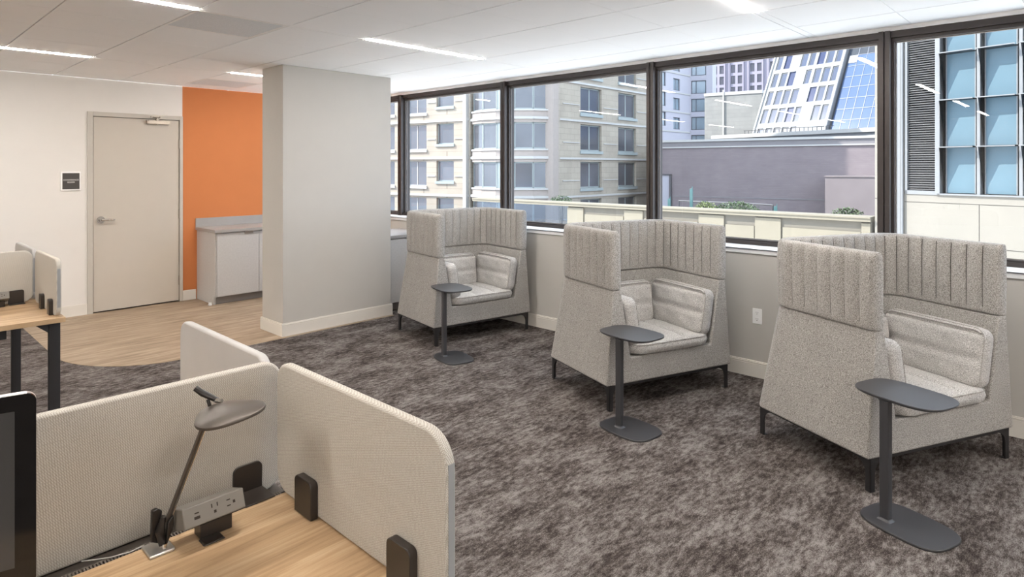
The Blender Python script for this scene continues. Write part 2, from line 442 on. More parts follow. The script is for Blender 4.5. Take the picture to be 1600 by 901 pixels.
baseboard('baseboard_pillar', [(PX0 - .014, PY0, PX1 + .014, PY0, 0, -1), (PX0, PY0, PX0, PY1, -1, 0), (PX1, PY0, PX1, 5.64, 1, 0), (PX0 - .014, PY1, PX1 + .014, PY1, 0, 1)], 'cream baseboard round the pillar')

# ceiling: tiles in a grid; light slots cross it every 2.43 m
ROWS = [-3.34, -0.905, 1.53, 3.965, 6.37]
ROWW = 0.058
COLS = [1.46 + .5975 * k for k in range(-11, 6)] + [XG + .03]
LX = [(-4.516, -3.32), (-2.125, -0.93), (.265, 1.46), (2.655, 3.85)]
VENT = (1.46, 2.0575, 4.025, 4.61)
def ysegs():
    out = []; y = YF
    allr = ROWS + [YB + .2]
    for r in ROWS:
        pass
    prev = YF
    for r in ROWS + [None]:
        end = r if r is not None else YB
        if r is None: start = prev; n = max(1, round((8.79 - prev) / .594)); step = .594
        else: start = prev; step = .594; n = None
        # tiles laid back from the slot that closes this bay
        if r is not None and prev == YF: ys = [end - step * k for k in range(int((end - YF) / step) + 2)][::-1]; ys = [max(YF, q) for q in ys]
        else:
            ys = [prev]
            while ys[-1] < end - .02:
                ys.append(min(end, prev + (len(ys)) * ((ROWS[1] - ROWS[0] - ROWW) / 4)))
        for a, b in zip(ys, ys[1:]):
            if b - a > .02: out.append((a, b))
        prev = (r or 0) + ROWW
    return out
c = MB()
c.mi = 0
gx, gy = .0045, .0015
xs = [XL] + [q for q in COLS if q > XL + .05]
for xa, xb in zip(xs, xs[1:]):
    for ya, yb in ysegs():
        if abs(xa - VENT[0]) < .02 and abs(ya - VENT[2]) < .05: continue
        if abs(xa - 2.655) < .02 and 6.95 < ya < 7.1: continue
        c.box(xa + gx, xb - gx, ya + gy, yb - gy, CZ, CZ + .02)
    for r in ROWS:                                   # filler strips between fixtures
        if any(a - .02 <= xa and xb <= b + .02 for a, b in LX): continue
        c.box(xa + .001, xb - .001, r + .004, r + ROWW - .004, CZ + .001, CZ + .02)
c.mi = 1
c.box(XL, XG + .4, YF, YB, CZ + .02, CZ + .14)
c.mi = 0
c.box(XG - .012, XG + .4, YF, YB, CZ - .027, CZ + .02)      # closure strip over the window head
tag(c.build('ceiling', [M['ceiling'], M['ceiling_gap']]), 'white tiled ceiling with narrow shadow lines', kind='structure')

# ceiling lights
def make_strip():
    root = empty('ceiling_light')
    fr = MB()
    L = 1.19
    fr.box(0, L, 0, .004, 0, .02); fr.box(0, L, ROWW - .004, ROWW, 0, .02); fr.box(0, .004, 0, ROWW, 0, .02); fr.box(L - .004, L, 0, ROWW, 0, .02)
    fr.build('fixture_rim', M['fixture'], root)
    MB().box(.005, L - .005, .005, ROWW - .005, -.004, .012).build('diffuser', M['light'], root)
    return root
first = make_strip(); n = 0
labels = {(3, 3): 'linear ceiling light running toward the windows, above the carpet in front of the pillar',
          (2, 3): 'linear ceiling light beside the square grey ceiling vent', (2, 4): 'linear ceiling light at the far left, nearest the white wall',
          (3, 4): 'linear ceiling light behind the pillar, in front of the orange wall', (3, 2): 'linear ceiling light cut off by the top edge of the picture, nearest the windows'}
for i, (a, b) in enumerate(LX):
    for j, r in enumerate(ROWS):
        o = first if n == 0 else copy_tree(first)
        n += 1
        o.location = (a + .002, r, CZ)
        if (i, j) in labels: tag(o, labels[(i, j)], 'ceiling light', 'linear ceiling lights')
        else: tag(o, 'linear ceiling light outside the picture, elsewhere in the tiled ceiling', 'ceiling light', 'linear ceiling lights')

# air grilles in the ceiling
def grille(x0, x1, y0, y1, label):
    r = empty('ceiling_vent', (x0, y0, CZ))
    W, D = x1 - x0, y1 - y0
    g = MB(); g.box(.004, W - .004, .004, .022, 0, .012); g.box(.004, W - .004, D - .022, D - .004, 0, .012); g.box(.004, .022, .022, D - .022, 0, .012); g.box(W - .022, W - .004, .022, D - .022, 0, .012)
    g.build('frame', M['fixture'], r)
    g = MB(); g.box(.02, W - .02, .02, D - .02, .0015, .016)
    g.build('grille_face', M['vent'], r)
    tag(r, label, 'vent', 'ceiling vents')
grille(VENT[0], VENT[1], 4.023, 4.023 + .594, 'square grey perforated ceiling vent beside the light at top left')
grille(2.655, 3.2525, 7.019, 7.61, 'square ceiling vent near the orange wall, partly behind the pillar')

# ------------------------------------------------------------------ windows (frames + glass), six-foot bays
MU = [8.41, 6.584, 4.739, 2.923, 1.097, -0.73, -2.556, -4.2]
for i in range(7):
    y1, y0 = MU[i], MU[i + 1]
    y1 = min(y1, YB)
    r = empty('window_%d' % (i + 1), (XG, y0, .96))
    tag(r, 'bronze framed window bay', kind='structure')
    W = y1 - y0; Hh = CZ - .027 - .96
    g = MB()          # frame: post on the near side, head, sill rail
    mw = .034
    g.box(-.03, .10, -mw, -.004, 0, Hh)
    g.box(-.03, .10, .004, mw, 0, Hh)
    g.box(-.012, .10, -.004, .004, 0, Hh)
    g.box(.0, .10, mw, W - mw, Hh - .045, Hh)
    g.box(.02, .10, mw, W - mw, Hh - .07, Hh - .045)
    g.box(.0, .10, mw, W - mw, 0, .03)
    g.box(.02, .10, mw, W - mw, .03, .042)
    g.box(.02, .10, mw, mw + .018, .03, Hh - .07)
    g.box(.02, .10, W - mw - .018, W - mw, .03, Hh - .07)
    g.build('window_frame', M['frame'], r)
    g = MB()
    a, b, c0, d = mw + .018, W - mw - .018, .042, Hh - .07
    g.box(.045, .05, a, a + .007, c0, d); g.box(.045, .05, b - .007, b, c0, d); g.box(.045, .05, a, b, c0, c0 + .007); g.box(.045, .05, a, b, d - .007, d)
    g.build('gasket', M['frame_light'], r)
    MB().box(.050, .056, mw + .01, W - mw - .01, .03, Hh - .06).build('window_pane', M['glass'], r)

# ------------------------------------------------------------------ door
d = empty('door_1', (DX0, YB, 0)); tag(d, 'beige flush door with a silver lever', kind='structure')
W = DX1 - DX0
fr = MB()
fr.box(0, .052, -.02, .08, 0, DZ); fr.box(W - .034, W, -.02, .08, 0, DZ); fr.box(.052, W - .034, -.02, .08, DZ - .048, DZ)
fr.build('door_frame', M['doorframe'], d, bevel=.003)
g = MB(); g.box(.052, W - .034, .045, .09, 0, DZ - .048)
g.build('door_stop', M['dark_gap'], d)
lf = MB().box(.058, W - .039, .0, .042, .014, DZ - .053).build('door_leaf', M['door'], d, bevel=.002)
for z in (.25, 1.03, 1.85):
    h = MB(); h.cyl((W - .037, -.008, z - .055), .0075, .11, 'z', 12); h.box(W - .045, W - .022, -.002, .004, z - .055, z + .055)
    h.build('hinge', M['steel'], d)
k = MB()
k.cyl((.125, -.001, 1.005), .038, -.012, 'y', 32); k.cyl((.125, -.012, 1.005), .018, -.03, 'y', 24)
k.tube([(.125, -.045, 1.005), (.15, -.05, 1.006), (.20, -.05, 1.006), (.235, -.048, 1.003), (.248, -.04, 1.002)], [.012, .011, .0095, .009, .008], 12)
k.build('lever_handle', M['chrome'], d, smooth=True)
MB().box(.0505, .0585, -.004, .0, .955, 1.06).build('strike_plate', M['steel'], d)
k = MB()
k.box(.575, .80, -.05, 0.0, 2.07, 2.105)
k.cyl((.565, -.028, 2.087), .024, .022, 'x', 20); k.cyl((.585, -.03, 2.087), .021, .21, 'x', 24)
k.cyl((.675, -.028, 2.06), .011, .09, 'z', 16)
kb = k.build('door_closer', M['steel'], d, smooth=True)
k = MB()
k.box(.66, .692, -.05, -.02, 2.112, 2.124)
k.tube([(.675, -.035, 2.145), (.70, -.06, 2.148), (.695, -.05, 2.15)], .007, 8)
k.tube([(.69, -.05, 2.148), (.60, -.09, 2.146)], [.008, .006], 8); k.cyl((.60, -.09, 2.138), .011, .016, 'z', 12)
k.tube([(.60, -.09, 2.150), (.66, -.022, 2.155)], .005, 8); k.box(.64, .70, -.026, -.02, 2.142, 2.166)
k.build('closer_arm', M['steel'], kb, smooth=True)

# door sign
sg = empty('room_sign', (1.529, YB, 1.33))
g = MB(); g.prism(rrect(0, .18, 0, .2, .004), -.014, 0.0, 'xz'); g.build('sign_frame', M['sign_frame'], sg, bevel=.002)
MB().box(.016, .166, -.0165, -.0138, .016, .184).build('sign_face', M['sign'], sg)
def text(body, size, loc, parent, material, name='lettering', rot=(PI / 2, 0, 0)):
    cu = bpy.data.curves.new(name, 'FONT'); cu.body = body; cu.size = size; cu.extrude = .0006; cu.align_x = 'CENTER'; cu.align_y = 'CENTER'
    tmp = bpy.data.objects.new('tmp', cu); COL.objects.link(tmp)
    bpy.context.view_layer.update()
    me = bpy.data.meshes.new_from_object(tmp.evaluated_get(bpy.context.evaluated_depsgraph_get()))
    bpy.data.objects.remove(tmp)
    o = bpy.data.objects.new(name, me); COL.objects.link(o); me.materials.clear(); me.materials.append(material)
    o.location = loc; o.rotation_euler = rot; o.parent = parent
    return o
text('CONFERENCE', .0215, (.091, -.0172, .111), sg, M['letter']); text('ROOM', .0215, (.091, -.0172, .087), sg, M['letter'])
tag(sg, 'small dark conference room sign in a white frame beside the door', 'sign')

# wall outlet under the windows
o = empty('wall_outlet', (XW, 1.894, .458))
MB().prism(rrect(-.035, .035, -.057, .057, .004), -.006, 0, 'yz').build('cover_plate', M['outlet'], o, bevel=.002)
for s_ in (-1, 1):
    q = MB().prism(rrect(-.017, .017, s_ * .024 - .016, s_ * .024 + .016, .006), -.008, -.005, 'yz').build('socket', M['outlet'], o)
    h = MB(); zc = s_ * .024
    h.box(-.0086, -.0075, -.0075, -.0055, zc + .001, zc + .009); h.box(-.0086, -.0075, .0055, .0075, zc + .001, zc + .009); h.cyl((-.0086, 0, zc - .007), .0028, .0012, 'x', 10)
    h.build('slots', M['dark_gap'], q)
tag(o, 'white double power outlet low on the wall between the middle and nearest booth chairs', 'outlet')

# ------------------------------------------------------------------ built-in cabinets
def cabinet(x0, x1, y0, y1, top, name, label, doors, splash_at=None, splash_h=.105):
    r = empty(name, (x0, y0, 0)); W = x1 - x0; D = y1 - y0
    b = MB(); b.box(0, W, .02, D, .09, top - .035); b.box(0, .02, .05, D, 0, .09)
    b.build('cabinet_body', M['laminate'], r)
    MB().box(.02, W, .07, .09, 0, .09).build('toe_kick', M['toe'], r)
    for (a, bb, hx) in doors:
        dr = MB().box(a, bb, 0, .019, .095, top - .045).build('cabinet_door', M['laminate'], r, bevel=.0015)
        h = MB(); h.box(hx, hx + .1, -.006, .002, top - .047, top - .036); h.box(hx, hx + .1, -.008, -.004, top - .068, top - .036)
        h.build('tab_pull', M['steel'], dr)
    return r
kc = cabinet(2.884, XW - .003, 7.36, YB - .003, .862, 'base_cabinet', '', [(.018 + .49 * k, .018 + .49 * k + .485, .33 + .49 * k) for k in range(3)])
tag(kc, 'pale grey base cabinet with flat doors against the orange wall', 'cabinet')
ct = MB(); ct.box(2.866, XW - .003, 7.335, YB - .003, .828, .862)
ct = ct.build('countertop', M['counter'], bevel=.002); tag(ct, 'grey countertop with upstand on the cabinet by the orange wall', 'countertop')
MB().box(2.866, XW - .003, YB - .021, YB - .003, .862, .965).build('backsplash', M['counter'], ct, bevel=.002)
kc2 = cabinet(PX1 + .012, XW - .02, 5.655, 6.27, .83, 'base_cabinet', '', [(.018, .64, .5)])
tag(kc2, 'pale grey low cabinet wedged between the pillar and the window wall', 'cabinet')
ct2 = MB().box(PX1 + .003, XW - .016, 5.64, 6.29, .797, .83).build('countertop', M['counter'], bevel=.002)
tag(ct2, 'light countertop between the pillar and the window wall', 'countertop')
ds = MB(); ds.cyl((2.845, 7.42, .0025), .022, .012, 'z', 16); ds.cyl((2.845, 7.42, .012), .014, .02, 'z', 16, .018)
tag(ds.build('door_stop', M['outlet'], smooth=True), 'small white door stop on the floor beside the cabinet', 'door stop')

# ------------------------------------------------------------------ booth chairs
HW, HD = .5125, .3675
def path_point(t, hx, yf, yb, R):
    """centre line of the U wall: from front-left round the back to front-right; t in metres"""
    s1 = (yb - R) - yf; s2 = R * PI / 2; s3 = 2 * (hx - R)
    if t <= s1: return Vector((-hx, yf + t)), Vector((-1, 0))
    t -= s1
    if t <= s2:
        a = PI - t / R; return Vector((-hx + R + R * math.cos(a), yb - R + R * math.sin(a))), Vector((math.cos(a), math.sin(a)))
    t -= s2
    if t <= s3: return Vector((-hx + R + t, yb)), Vector((0, 1))
    t -= s3
    if t <= s2:
        a = PI / 2 - t / R; return Vector((hx - R + R * math.cos(a), yb - R + R * math.sin(a))), Vector((math.cos(a), math.sin(a)))
    t -= s2
    return Vector((hx, yb - R - t)), Vector((1, 0))
def path_len(hx, yf, yb, R): return 2 * ((yb - R) - yf) + PI * R + 2 * (hx - R)

def pillow(w, d, h, gu=(), gv=(), nu=40, nv=26, p=5.0, gd=.35, gw=.035, wob=.0, edge=.5):
    """soft cushion centred on the origin, thickness along z; gu / gv = stitched grooves across u / v"""
    def half(sgn):
        def fn(a, b):
            u = 2 * a - 1; v = 2 * b - 1
            u = math.copysign(abs(u) ** .8, u); v = math.copysign(abs(v) ** .8, v)
            e = (1 - abs(u) ** p) * (1 - abs(v) ** p)
            z = h / 2 * (edge + (1 - edge) * max(0, e) ** .45) if e > 1e-6 else h / 2 * edge
            z *= (1 + .22 * (1 - u * u) * (1 - v * v))
            if sgn > 0:
                for g in gu: z -= h * gd * math.exp(-((u - g) / gw) ** 2) * max(0, e) ** .3
                for g in gv: z -= h * gd * math.exp(-((v - g) / gw) ** 2) * max(0, e) ** .3
            z += wob * math.sin(9 * u + 3 * v) * math.sin(7 * v) * e
            k = .985 + .015 * e
            # rounded plan corners
            x = u * w / 2; y = v * d / 2; rc = min(w, d) * .16
            ax, ay = abs(x) - (w / 2 - rc), abs(y) - (d / 2 - rc)
            if ax > 0 and ay > 0:
                l = math.hypot(ax, ay); mx = max(ax, ay); sc = mx / l
                ax *= sc; ay *= sc
                x = math.copysign(w / 2 - rc + ax, x); y = math.copysign(d / 2 - rc + ay, y)
            return (x, y, sgn * z)
        return fn
    m = MB()
    T = [[m.bm.verts.new(half(1)(i / nu, j / nv)) for i in range(nu + 1)] for j in range(nv + 1)]
    Bm = [[m.bm.verts.new(half(-1)(i / nu, j / nv)) for i in range(nu + 1)] for j in range(nv + 1)]
    for j in range(nv):
        for i in range(nu):
            m.face([T[j][i], T[j][i + 1], T[j + 1][i + 1], T[j + 1][i]])
            m.face([Bm[j][i], Bm[j + 1][i], Bm[j + 1][i + 1], Bm[j][i + 1]])
    ring = [(0, i) for i in range(nu)] + [(j, nu) for j in range(nv)] + [(nv, i) for i in range(nu, 0, -1)] + [(j, 0) for j in range(nv, 0, -1)]
    out = []
    for (j, i) in ring:                      # bulging border
        p_ = T[j][i].co; o_ = Vector((p_.x, p_.y, 0)); k = 1 + .010 / max(.05, o_.length)
        out.append(m.bm.verts.new((o_.x * k, o_.y * k, 0)))
    L = len(ring)
    for q in range(L):
        j, i = ring[q]; j2, i2 = ring[(q + 1) % L]
        m.face([T[j][i], out[q], out[(q + 1) % L], T[j2][i2]])
        m.face([out[q], Bm[j][i], Bm[j2][i2], out[(q + 1) % L]])
    return m
def piping(w, d, h, z, r=.0032):
    m = MB(); rc = min(w, d) * .17
    pts = rrect(-w / 2, w / 2, -d / 2, d / 2, rc, 5)
    m.tube([(x, y, z) for x, y in pts] + [(pts[0][0], pts[0][1], z)], r, 6)
    return m

def make_chair():
    root = empty('booth_chair')
    # upholstered body: seat block and tapering U wall
    z0, zs, z1 = .165, .33, .775
    def lerp(a, b, k): return a + (b - a) * k
    def outer(z):
        k = (z - z0) / (z1 - z0)
        hx = lerp(.537, .486, k); yb = lerp(.392, .332, k); yf = lerp(-.375, -.372, k); R = lerp(.07, .15, k)
        pts = [(-hx, yf)] + [(-hx + R + R * math.cos(a), yb - R + R * math.sin(a)) for a in [PI - PI / 2 * i / 8 for i in range(9)]]
        pts += [(hx - R + R * math.cos(a), yb - R + R * math.sin(a)) for a in [PI / 2 - PI / 2 * i / 8 for i in range(9)]] + [(hx, yf)]
        return pts
    def inner(z):
        k = (z - zs) / (z1 - zs)
        hx = lerp(.345, .422, k); yb = lerp(.235, .268, k); yf = lerp(-.375, -.372, (z - z0) / (z1 - z0)); R = .09
        pts = [(hx, yf)] + [(hx - R + R * math.cos(a), yb - R + R * math.sin(a)) for a in [PI / 2 * i / 8 for i in range(9)]]
        pts += [(-hx + R + R * math.cos(a), yb - R + R * math.sin(a)) for a in [PI / 2 + PI / 2 * i / 8 for i in range(9)]] + [(-hx, yf)]
        return pts
    b = MB()
    lo = [b.bm.verts.new((x, y, z0)) for x, y in outer(z0)]
    no = len(lo)
    om = [b.bm.verts.new((x, y, zs)) for x, y in outer(zs)]
    im = [b.bm.verts.new((x, y, zs)) for x, y in inner(zs)]
    ot = [b.bm.verts.new((x, y, z1)) for x, y in outer(z1)]
    it = [b.bm.verts.new((x, y, z1)) for x, y in inner(z1)]
    b.face(list(reversed(lo)))
    for i in range(no - 1):
        b.face([lo[i], lo[i + 1], om[i + 1], om[i]]); b.face([om[i], om[i + 1], ot[i + 1], ot[i]])
        b.face([ot[i], ot[i + 1], it[no - 2 - i], it[no - 1 - i]])
        b.face([im[i], im[i + 1], it[i + 1], it[i]])
    b.face([lo[no - 1], lo[0], om[0], im[no - 1], im[0], om[no - 1]])     # front of the seat block
    b.face([om[no - 1], im[0], it[0], ot[no - 1]]); b.face([im[no - 1], om[0], ot[0], it[no - 1]])
    b.face(im)                                                          # seat deck
    b.build('upholstered_body', M['heather'], root, bevel=.010, seg=3, weld=True, angle=30)
    # stitched seams on the side walls near the front edge
    for s_ in (-1, 1):
        for yy in (-.262, .25):
            sm = MB(); xo = lambda z: s_ * (lerp(.537, .486, (z - z0) / (z1 - z0)) + .0003)
            sm.tube([(xo(z), yy, z) for z in (.175, .4, .6, .765)], .0009, 4)
            sm.build('seam', M['heather'], root)
    # quilted header
    hx, yf, yb, R, ht = .4575, -.372, .300, .125, .040
    Ltot = path_len(hx, yf, yb, R); nch = 25
    pitch = Ltot / nch; sub = 7
    ts = [i * pitch / sub for i in range(nch * sub + 1)]
    H0, H1 = .777, 1.157
    prof = [(H0, .66), (H0 + .003, .86), (H0 + .012, .96), (H0 + .035, 1.0), (H0 + .12, 1.04), (H0 + .25, 1.04), (H1 - .06, 1.0), (H1 - .030, .93), (H1 - .014, .80), (H1 - .004, .58), (H1 + .001, .30)]
    loops = []
    for (z, k) in prof:
        fade = max(0, min(1, (z - H0) / .03)) * max(0.35, min(1, (H1 + .004 - z) / .03))
        L1, L2 = [], []
        for idx, t in enumerate(ts):
            c_, n_ = path_point(min(max(t, 0), Ltot), hx, yf, yb, R)
            ph = (idx % sub) / sub
            bulge = math.sin(PI * ph) ** .45 if idx % sub else 0.0
            if idx < sub // 2 + 1 or idx > len(ts) - sub // 2 - 2: bulge = 1.0 if idx in (0, len(ts) - 1) else max(bulge, .9)
            e = 1.0
            dist = min(t, Ltot - t)
            if dist < .022: e = math.sqrt(max(0.0, 1 - (1 - dist / .022) ** 2)) * .45 + .55
            off = (ht * k * e) - .013 * (1 - bulge) * fade + .003
            p1 = c_ + n_ * off; p2 = c_ - n_ * off
            lean = .006 * (z - H0) / (H1 - H0)
            L1.append((p1.x * (1 + lean), p1.y, z)); L2.append((p2.x * (1 + lean), p2.y, z))
        loops.append(L1 + L2[::-1])
    h = MB(); L = [[h.bm.verts.new(p) for p in lp] for lp in loops]; nn = len(L[0]); half = nn // 2
    for a_, b_ in zip(L, L[1:]):
        for i in range(nn):
            j = (i + 1) % nn; h.face([a_[i], a_[j], b_[j], b_[i]])
    for lp, fl in ((L[0], 1), (L[-1], 0)):
        for i in range(half - 1):
            q = [lp[i], lp[i + 1], lp[nn - 2 - i], lp[nn - 1 - i]]
            h.face(q[::-1] if fl else q)
    hd = h.build('quilted_header', M['heather'], root)
    for p in hd.data.polygons: p.use_smooth = True
    try: hd.data.set_sharp_from_angle(angle=math.radians(70))
    except Exception: pass
    sm = MB()                                   # stitch lines sunk in the channels
    for i in range(1, nch):
        c_, n_ = path_point(i * pitch, hx, yf, yb, R)
        for sg_ in (1, -1):
            o1 = ht * 1.0 - .0098
            q = [c_ + n_ * sg_ * o for o in (ht * .94 - .0075, o1, ht * 1.04 - .0098, ht * 1.04 - .0098, o1, ht * .93 - .0095, ht * .80 - .005)]
            zz = (H0 + .014, H0 + .035, H0 + .12, H0 + .25, H1 - .06, H1 - .030, H1 - .015)
            sm.tube([(a_.x, a_.y, z_) for a_, z_ in zip(q, zz)], .0019, 4)
    sm.build('seam', M['seam'], hd)
    # cushions
    sc = pillow(.665, .60, .088, gu=(-.30, .32), gv=(), p=8, gd=.22, gw=.035, wob=.003, edge=.66).build('seat_cushion', M['heather_cushion'], root, smooth=True)
    sc.location = (.005, -.092, .374)
    pp = piping(.672, .607, .088, .028); pq = pp.build('piping', M['heather'], sc)
    for (nm, loc, rot, w_) in (('side', (.312, -.094, .556), (PI / 2 - .0, 0, -PI / 2), .57), ('side', (-.312, -.086, .550), (PI / 2, 0, PI / 2), .55), ('back', (0, .150, .552), (PI / 2 - .12, 0, 0), .44)):
        c_ = pillow(w_, .31, .115, gv=(-.06, .84), p=9, gd=.24, gw=.07, wob=.003, edge=.66).build('cushion', M['heather_cushion'], root, smooth=True)
        c_.location = loc
        if nm == 'side':
            s_ = 1 if loc[0] > 0 else -1
            c_.rotation_euler = (Matrix.Rotation(s_ * .17, 3, 'Y') @ Matrix.Rotation(-s_ * PI / 2, 3, 'Z') @ Matrix.Rotation(PI / 2, 3, 'X')).to_euler()
        else:
            c_.rotation_euler = (PI / 2 - .12, 0, 0)
        st_ = MB(); pts_ = []
        for k_ in range(21):
            u_ = -.94 + 1.88 * k_ / 20; e_ = 1 - abs(u_) ** 9
            pts_.append((u_ * w_ / 2, -.06 * .155, .0575 * (.66 + .34 * e_ ** .45) * (1 + .22 * (1 - u_ * u_)) - .115 * .24 * e_ ** .3 + .0004))
        st_.tube(pts_, .0016, 5); st_.build('seam', M['seam'], c_)
        piping(w_ + .002, .312, .115, .037, .0025).build('piping', M['heather'], c_)
    # steel base
    f_ = MB(); zt = .166; zb = .150
    x1, y1 = HW, HD; t_ = .022
    f_.box(-x1, x1, -y1, -y1 + t_, zb, zt); f_.box(-x1, x1, y1 - t_, y1, zb, zt); f_.box(-x1, -x1 + t_, -y1 + t_, y1 - t_, zb, zt); f_.box(x1 - t_, x1, -y1 + t_, y1 - t_, zb, zt)
    f_.build('base_frame', M['black'], root)
    for sx in (-1, 1):
        for sy in (-1, 1):
            g_ = MB()
            prof_ = [(0, 0), (.030, 0), (.030, .085), (.033, .105), (.040, .122), (.052, .136), (.070, .145), (.085, .150), (0, .150)]
            T = Matrix.Translation((sx * x1, sy * y1, 0)) @ Matrix.Diagonal((-sx, -sy, 1, 1))
            g_.prism(prof_, 0, .007, 'xz', T)
            g_.prism([(a_, b_) for a_, b_ in prof_], 0, .007, 'yz', T)
            g_.prism([(0, 0), (.030, 0), (.030, .0025), (0, .0025)], 0, .030, 'xz', T)
            g_.build('leg', M['black'], root, bevel=.0015)
    return root
chairs = [((4.001 + .015 * .9, .936 - .015 * .43, 0), -25.8, 'light grey high-backed booth chair nearest the camera at the right edge'),
          ((3.961 + .014, 2.489 - .005, 0), -20.3, 'light grey high-backed booth chair in the middle of the row of three'),
          ((4.101 + .015, 4.539 - .003, 0), -10.4, 'light grey high-backed booth chair farthest away, next to the pillar')]
ch0 = make_chair()
for i, (loc, a, lb) in enumerate(chairs):
    o = ch0 if i == 0 else copy_tree(ch0)
    o.location = loc; o.rotation_euler = (0, 0, math.radians(a))
    tag(o, lb, 'chair', 'high-backed booth chairs along the windows')

# ------------------------------------------------------------------ laptop side tables
def squircle(L, Wd, taper=0.0, n=72, p=3.3):
    out = []
    for k in range(n):
        a = 2 * PI * k / n; c_, s_ = math.cos(a), math.sin(a)
        x = math.copysign(abs(c_) ** (2 / p), c_) * L / 2; y = math.copysign(abs(s_) ** (2 / p), s_) * Wd / 2
        out.append((x, y * (1 + taper * x / (L / 2))))
    return out
def make_table(po, pt):
    """local x along the long side; po = post on the base, pt = post seen from the centre of the top"""
    r = empty('laptop_table')
    b = MB(); o = squircle(.36, .27)
    b.loft([[(x * k, y * k, z) for x, y in o] for k, z in ((.985, 0), (1, .003), (1, .008), (.985, .011))])
    b.build('base_plate', M['table_black'], r, smooth=True)
    p_ = MB(); p_.prism(rrect(po[0] - .021, po[0] + .021, po[1] - .016, po[1] + .016, .005, 4), .010, .537)
    p_.build('post', M['table_black'], r, smooth=True)
    w_ = MB(); w_.loft([[(po[0] + x * k, po[1] + y * k, z) for x, y in rrect(-.021, .021, -.016, .016, .006, 4)] for k, z in ((1.5, .0108), (1.2, .014), (1.02, .020))])
    w_.build('weld_collar', M['table_black'], r, smooth=True)
    t_ = MB(); o = squircle(.385, .285, .0)
    cx, cy = po[0] - pt[0], po[1] - pt[1]
    t_.loft([[(cx + x * k, cy + y * k, z) for x, y in o] for k, z in ((.93, .541), (.985, .546), (1, .551), (1, .554), (.992, .556))])
    t_.prism(rrect(po[0] - .03, po[0] + .03, po[1] - .01, po[1] + .07, .005, 3), .536, .542)
    t_.build('table_top', M['table_black'], r, smooth=True)
    return r
for (bx, by, ang, po, pt, lb) in (
        (3.222, .629, -110, (-.070, -.053 * -1), None, 'black laptop side table standing in front of the booth chair nearest the camera'),
        (3.290, 2.110, -98, (-.05, .04), None, 'black laptop side table standing in front of the middle booth chair'),
        (3.510, 3.990, -104, (-.08, .05), None, 'black laptop side table standing in front of the farthest booth chair')):
    a = math.radians(ang); u = Vector((math.cos(a), math.sin(a))); v = Vector((-math.sin(a), math.cos(a)))
    post = {0.629: (3.196, .713), 2.110: (3.257, 2.166), 3.990: (3.483, 4.079)}[by]
    top = {0.629: (3.305, .660), 2.110: (3.375, 2.155), 3.990: (3.605, 4.125)}[by]
    near = {0.629: .990, 2.110: .982, 3.990: .978}[by]
    bx, by_ = bx * near, by * near; post = Vector(post) * near; top = Vector(top) * near
    dp = post - Vector((bx, by_)); dt = post - top
    r = make_table((dp.dot(u), dp.dot(v)), (dt.dot(u), dt.dot(v)))
    r.location = (bx, by_, 0); r.rotation_euler = (0, 0, a)
    tag(r, lb, 'side table', 'black laptop side tables')

# ------------------------------------------------------------------ desks and dividers
def make_desk(x0, x1, y0, y1, name_label, legs, back):
    """back = +1: cable gap along the y1 edge, -1: along y0"""
    r = empty('desk', ((x0 + x1) / 2, (y0 + y1) / 2, 0)); W = (x1 - x0) / 2; D = (y1 - y0) / 2
    MB().box(-W, W, -D, D, .713, .740).build('desktop', M['desk_wood'], r, bevel=.0015)
    for (lx, ly) in legs:
        g = MB(); g.prism(rrect(lx - .028, lx + .028, ly - .014, ly + .014, .003, 2), 0, .712)
        sx = 1 if ly < (y0 + y1) / 2 - 100 else 1
        g.build('leg', M['black'], r, bevel=.001)
    return r
def leg_frame(r, lx, ly, s_):
    """steel upright at the open end of a desk with a diagonal brace running in under the top (s_ = direction along y)"""
    g = MB(); g.prism(rrect(lx - .028, lx + .028, ly - .016, ly + .016, .003, 2), 0, .711)
    return g.build('leg', M['black'], r, bevel=.001)

def divider(name, p0, horiz, length, zb, zt, label, radii=(.05, .05, .05, .05), fabric=None, th=.024, group=None):
    """upright fabric screen; horiz 'x' or 'y' = direction of its length, p0 = corner of its face"""
    r = empty(name, p0)
    pl = 'xz' if horiz == 'x' else 'yz'
    g = MB(); g.prism(rrect(0, length, zb, zt, .05, 8, radii), 0.0, th, pl)
    g.build('fabric_face', fabric or M['screen_fabric'], r, bevel=.0065, seg=3)
    for e_ in (0, 1):
        g = MB(); a_, b_ = (-.0006, .004) if e_ == 0 else (length - .004, length + .0006)
        q_ = [(a_, zb + .05), (b_, zb + .05), (b_, zt - .055), (a_, zt - .055)]
        g.prism(q_, th * .18, th * .80, pl)
        g.build('edge_strip', M['screen_edge_grey'], r)
    tag(r, label, 'desk divider', group)
    return r
def clip(parent, y, x_face, z0=.741, h=.088, w=.078, t=.02, tongue=.03):
    """moulded clip clasping a divider that runs along y, on its -x face (parent local coordinates)"""
    g = MB()
    g.prism(rrect(y, y + w, z0, z0 + h, .012, 5, (.002, .002, .014, .014)), x_face - t, x_face - .0005, 'yz')
    o = g.build('clip', M['bracket'], parent, bevel=.004, seg=3)
    g = MB(); g.box(x_face - .004, x_face + .028, y + .01, y + w - .01 + .02, z0 - .0005, z0 + .004)
    g.build('clip_foot', M['bracket'], o)
    return o

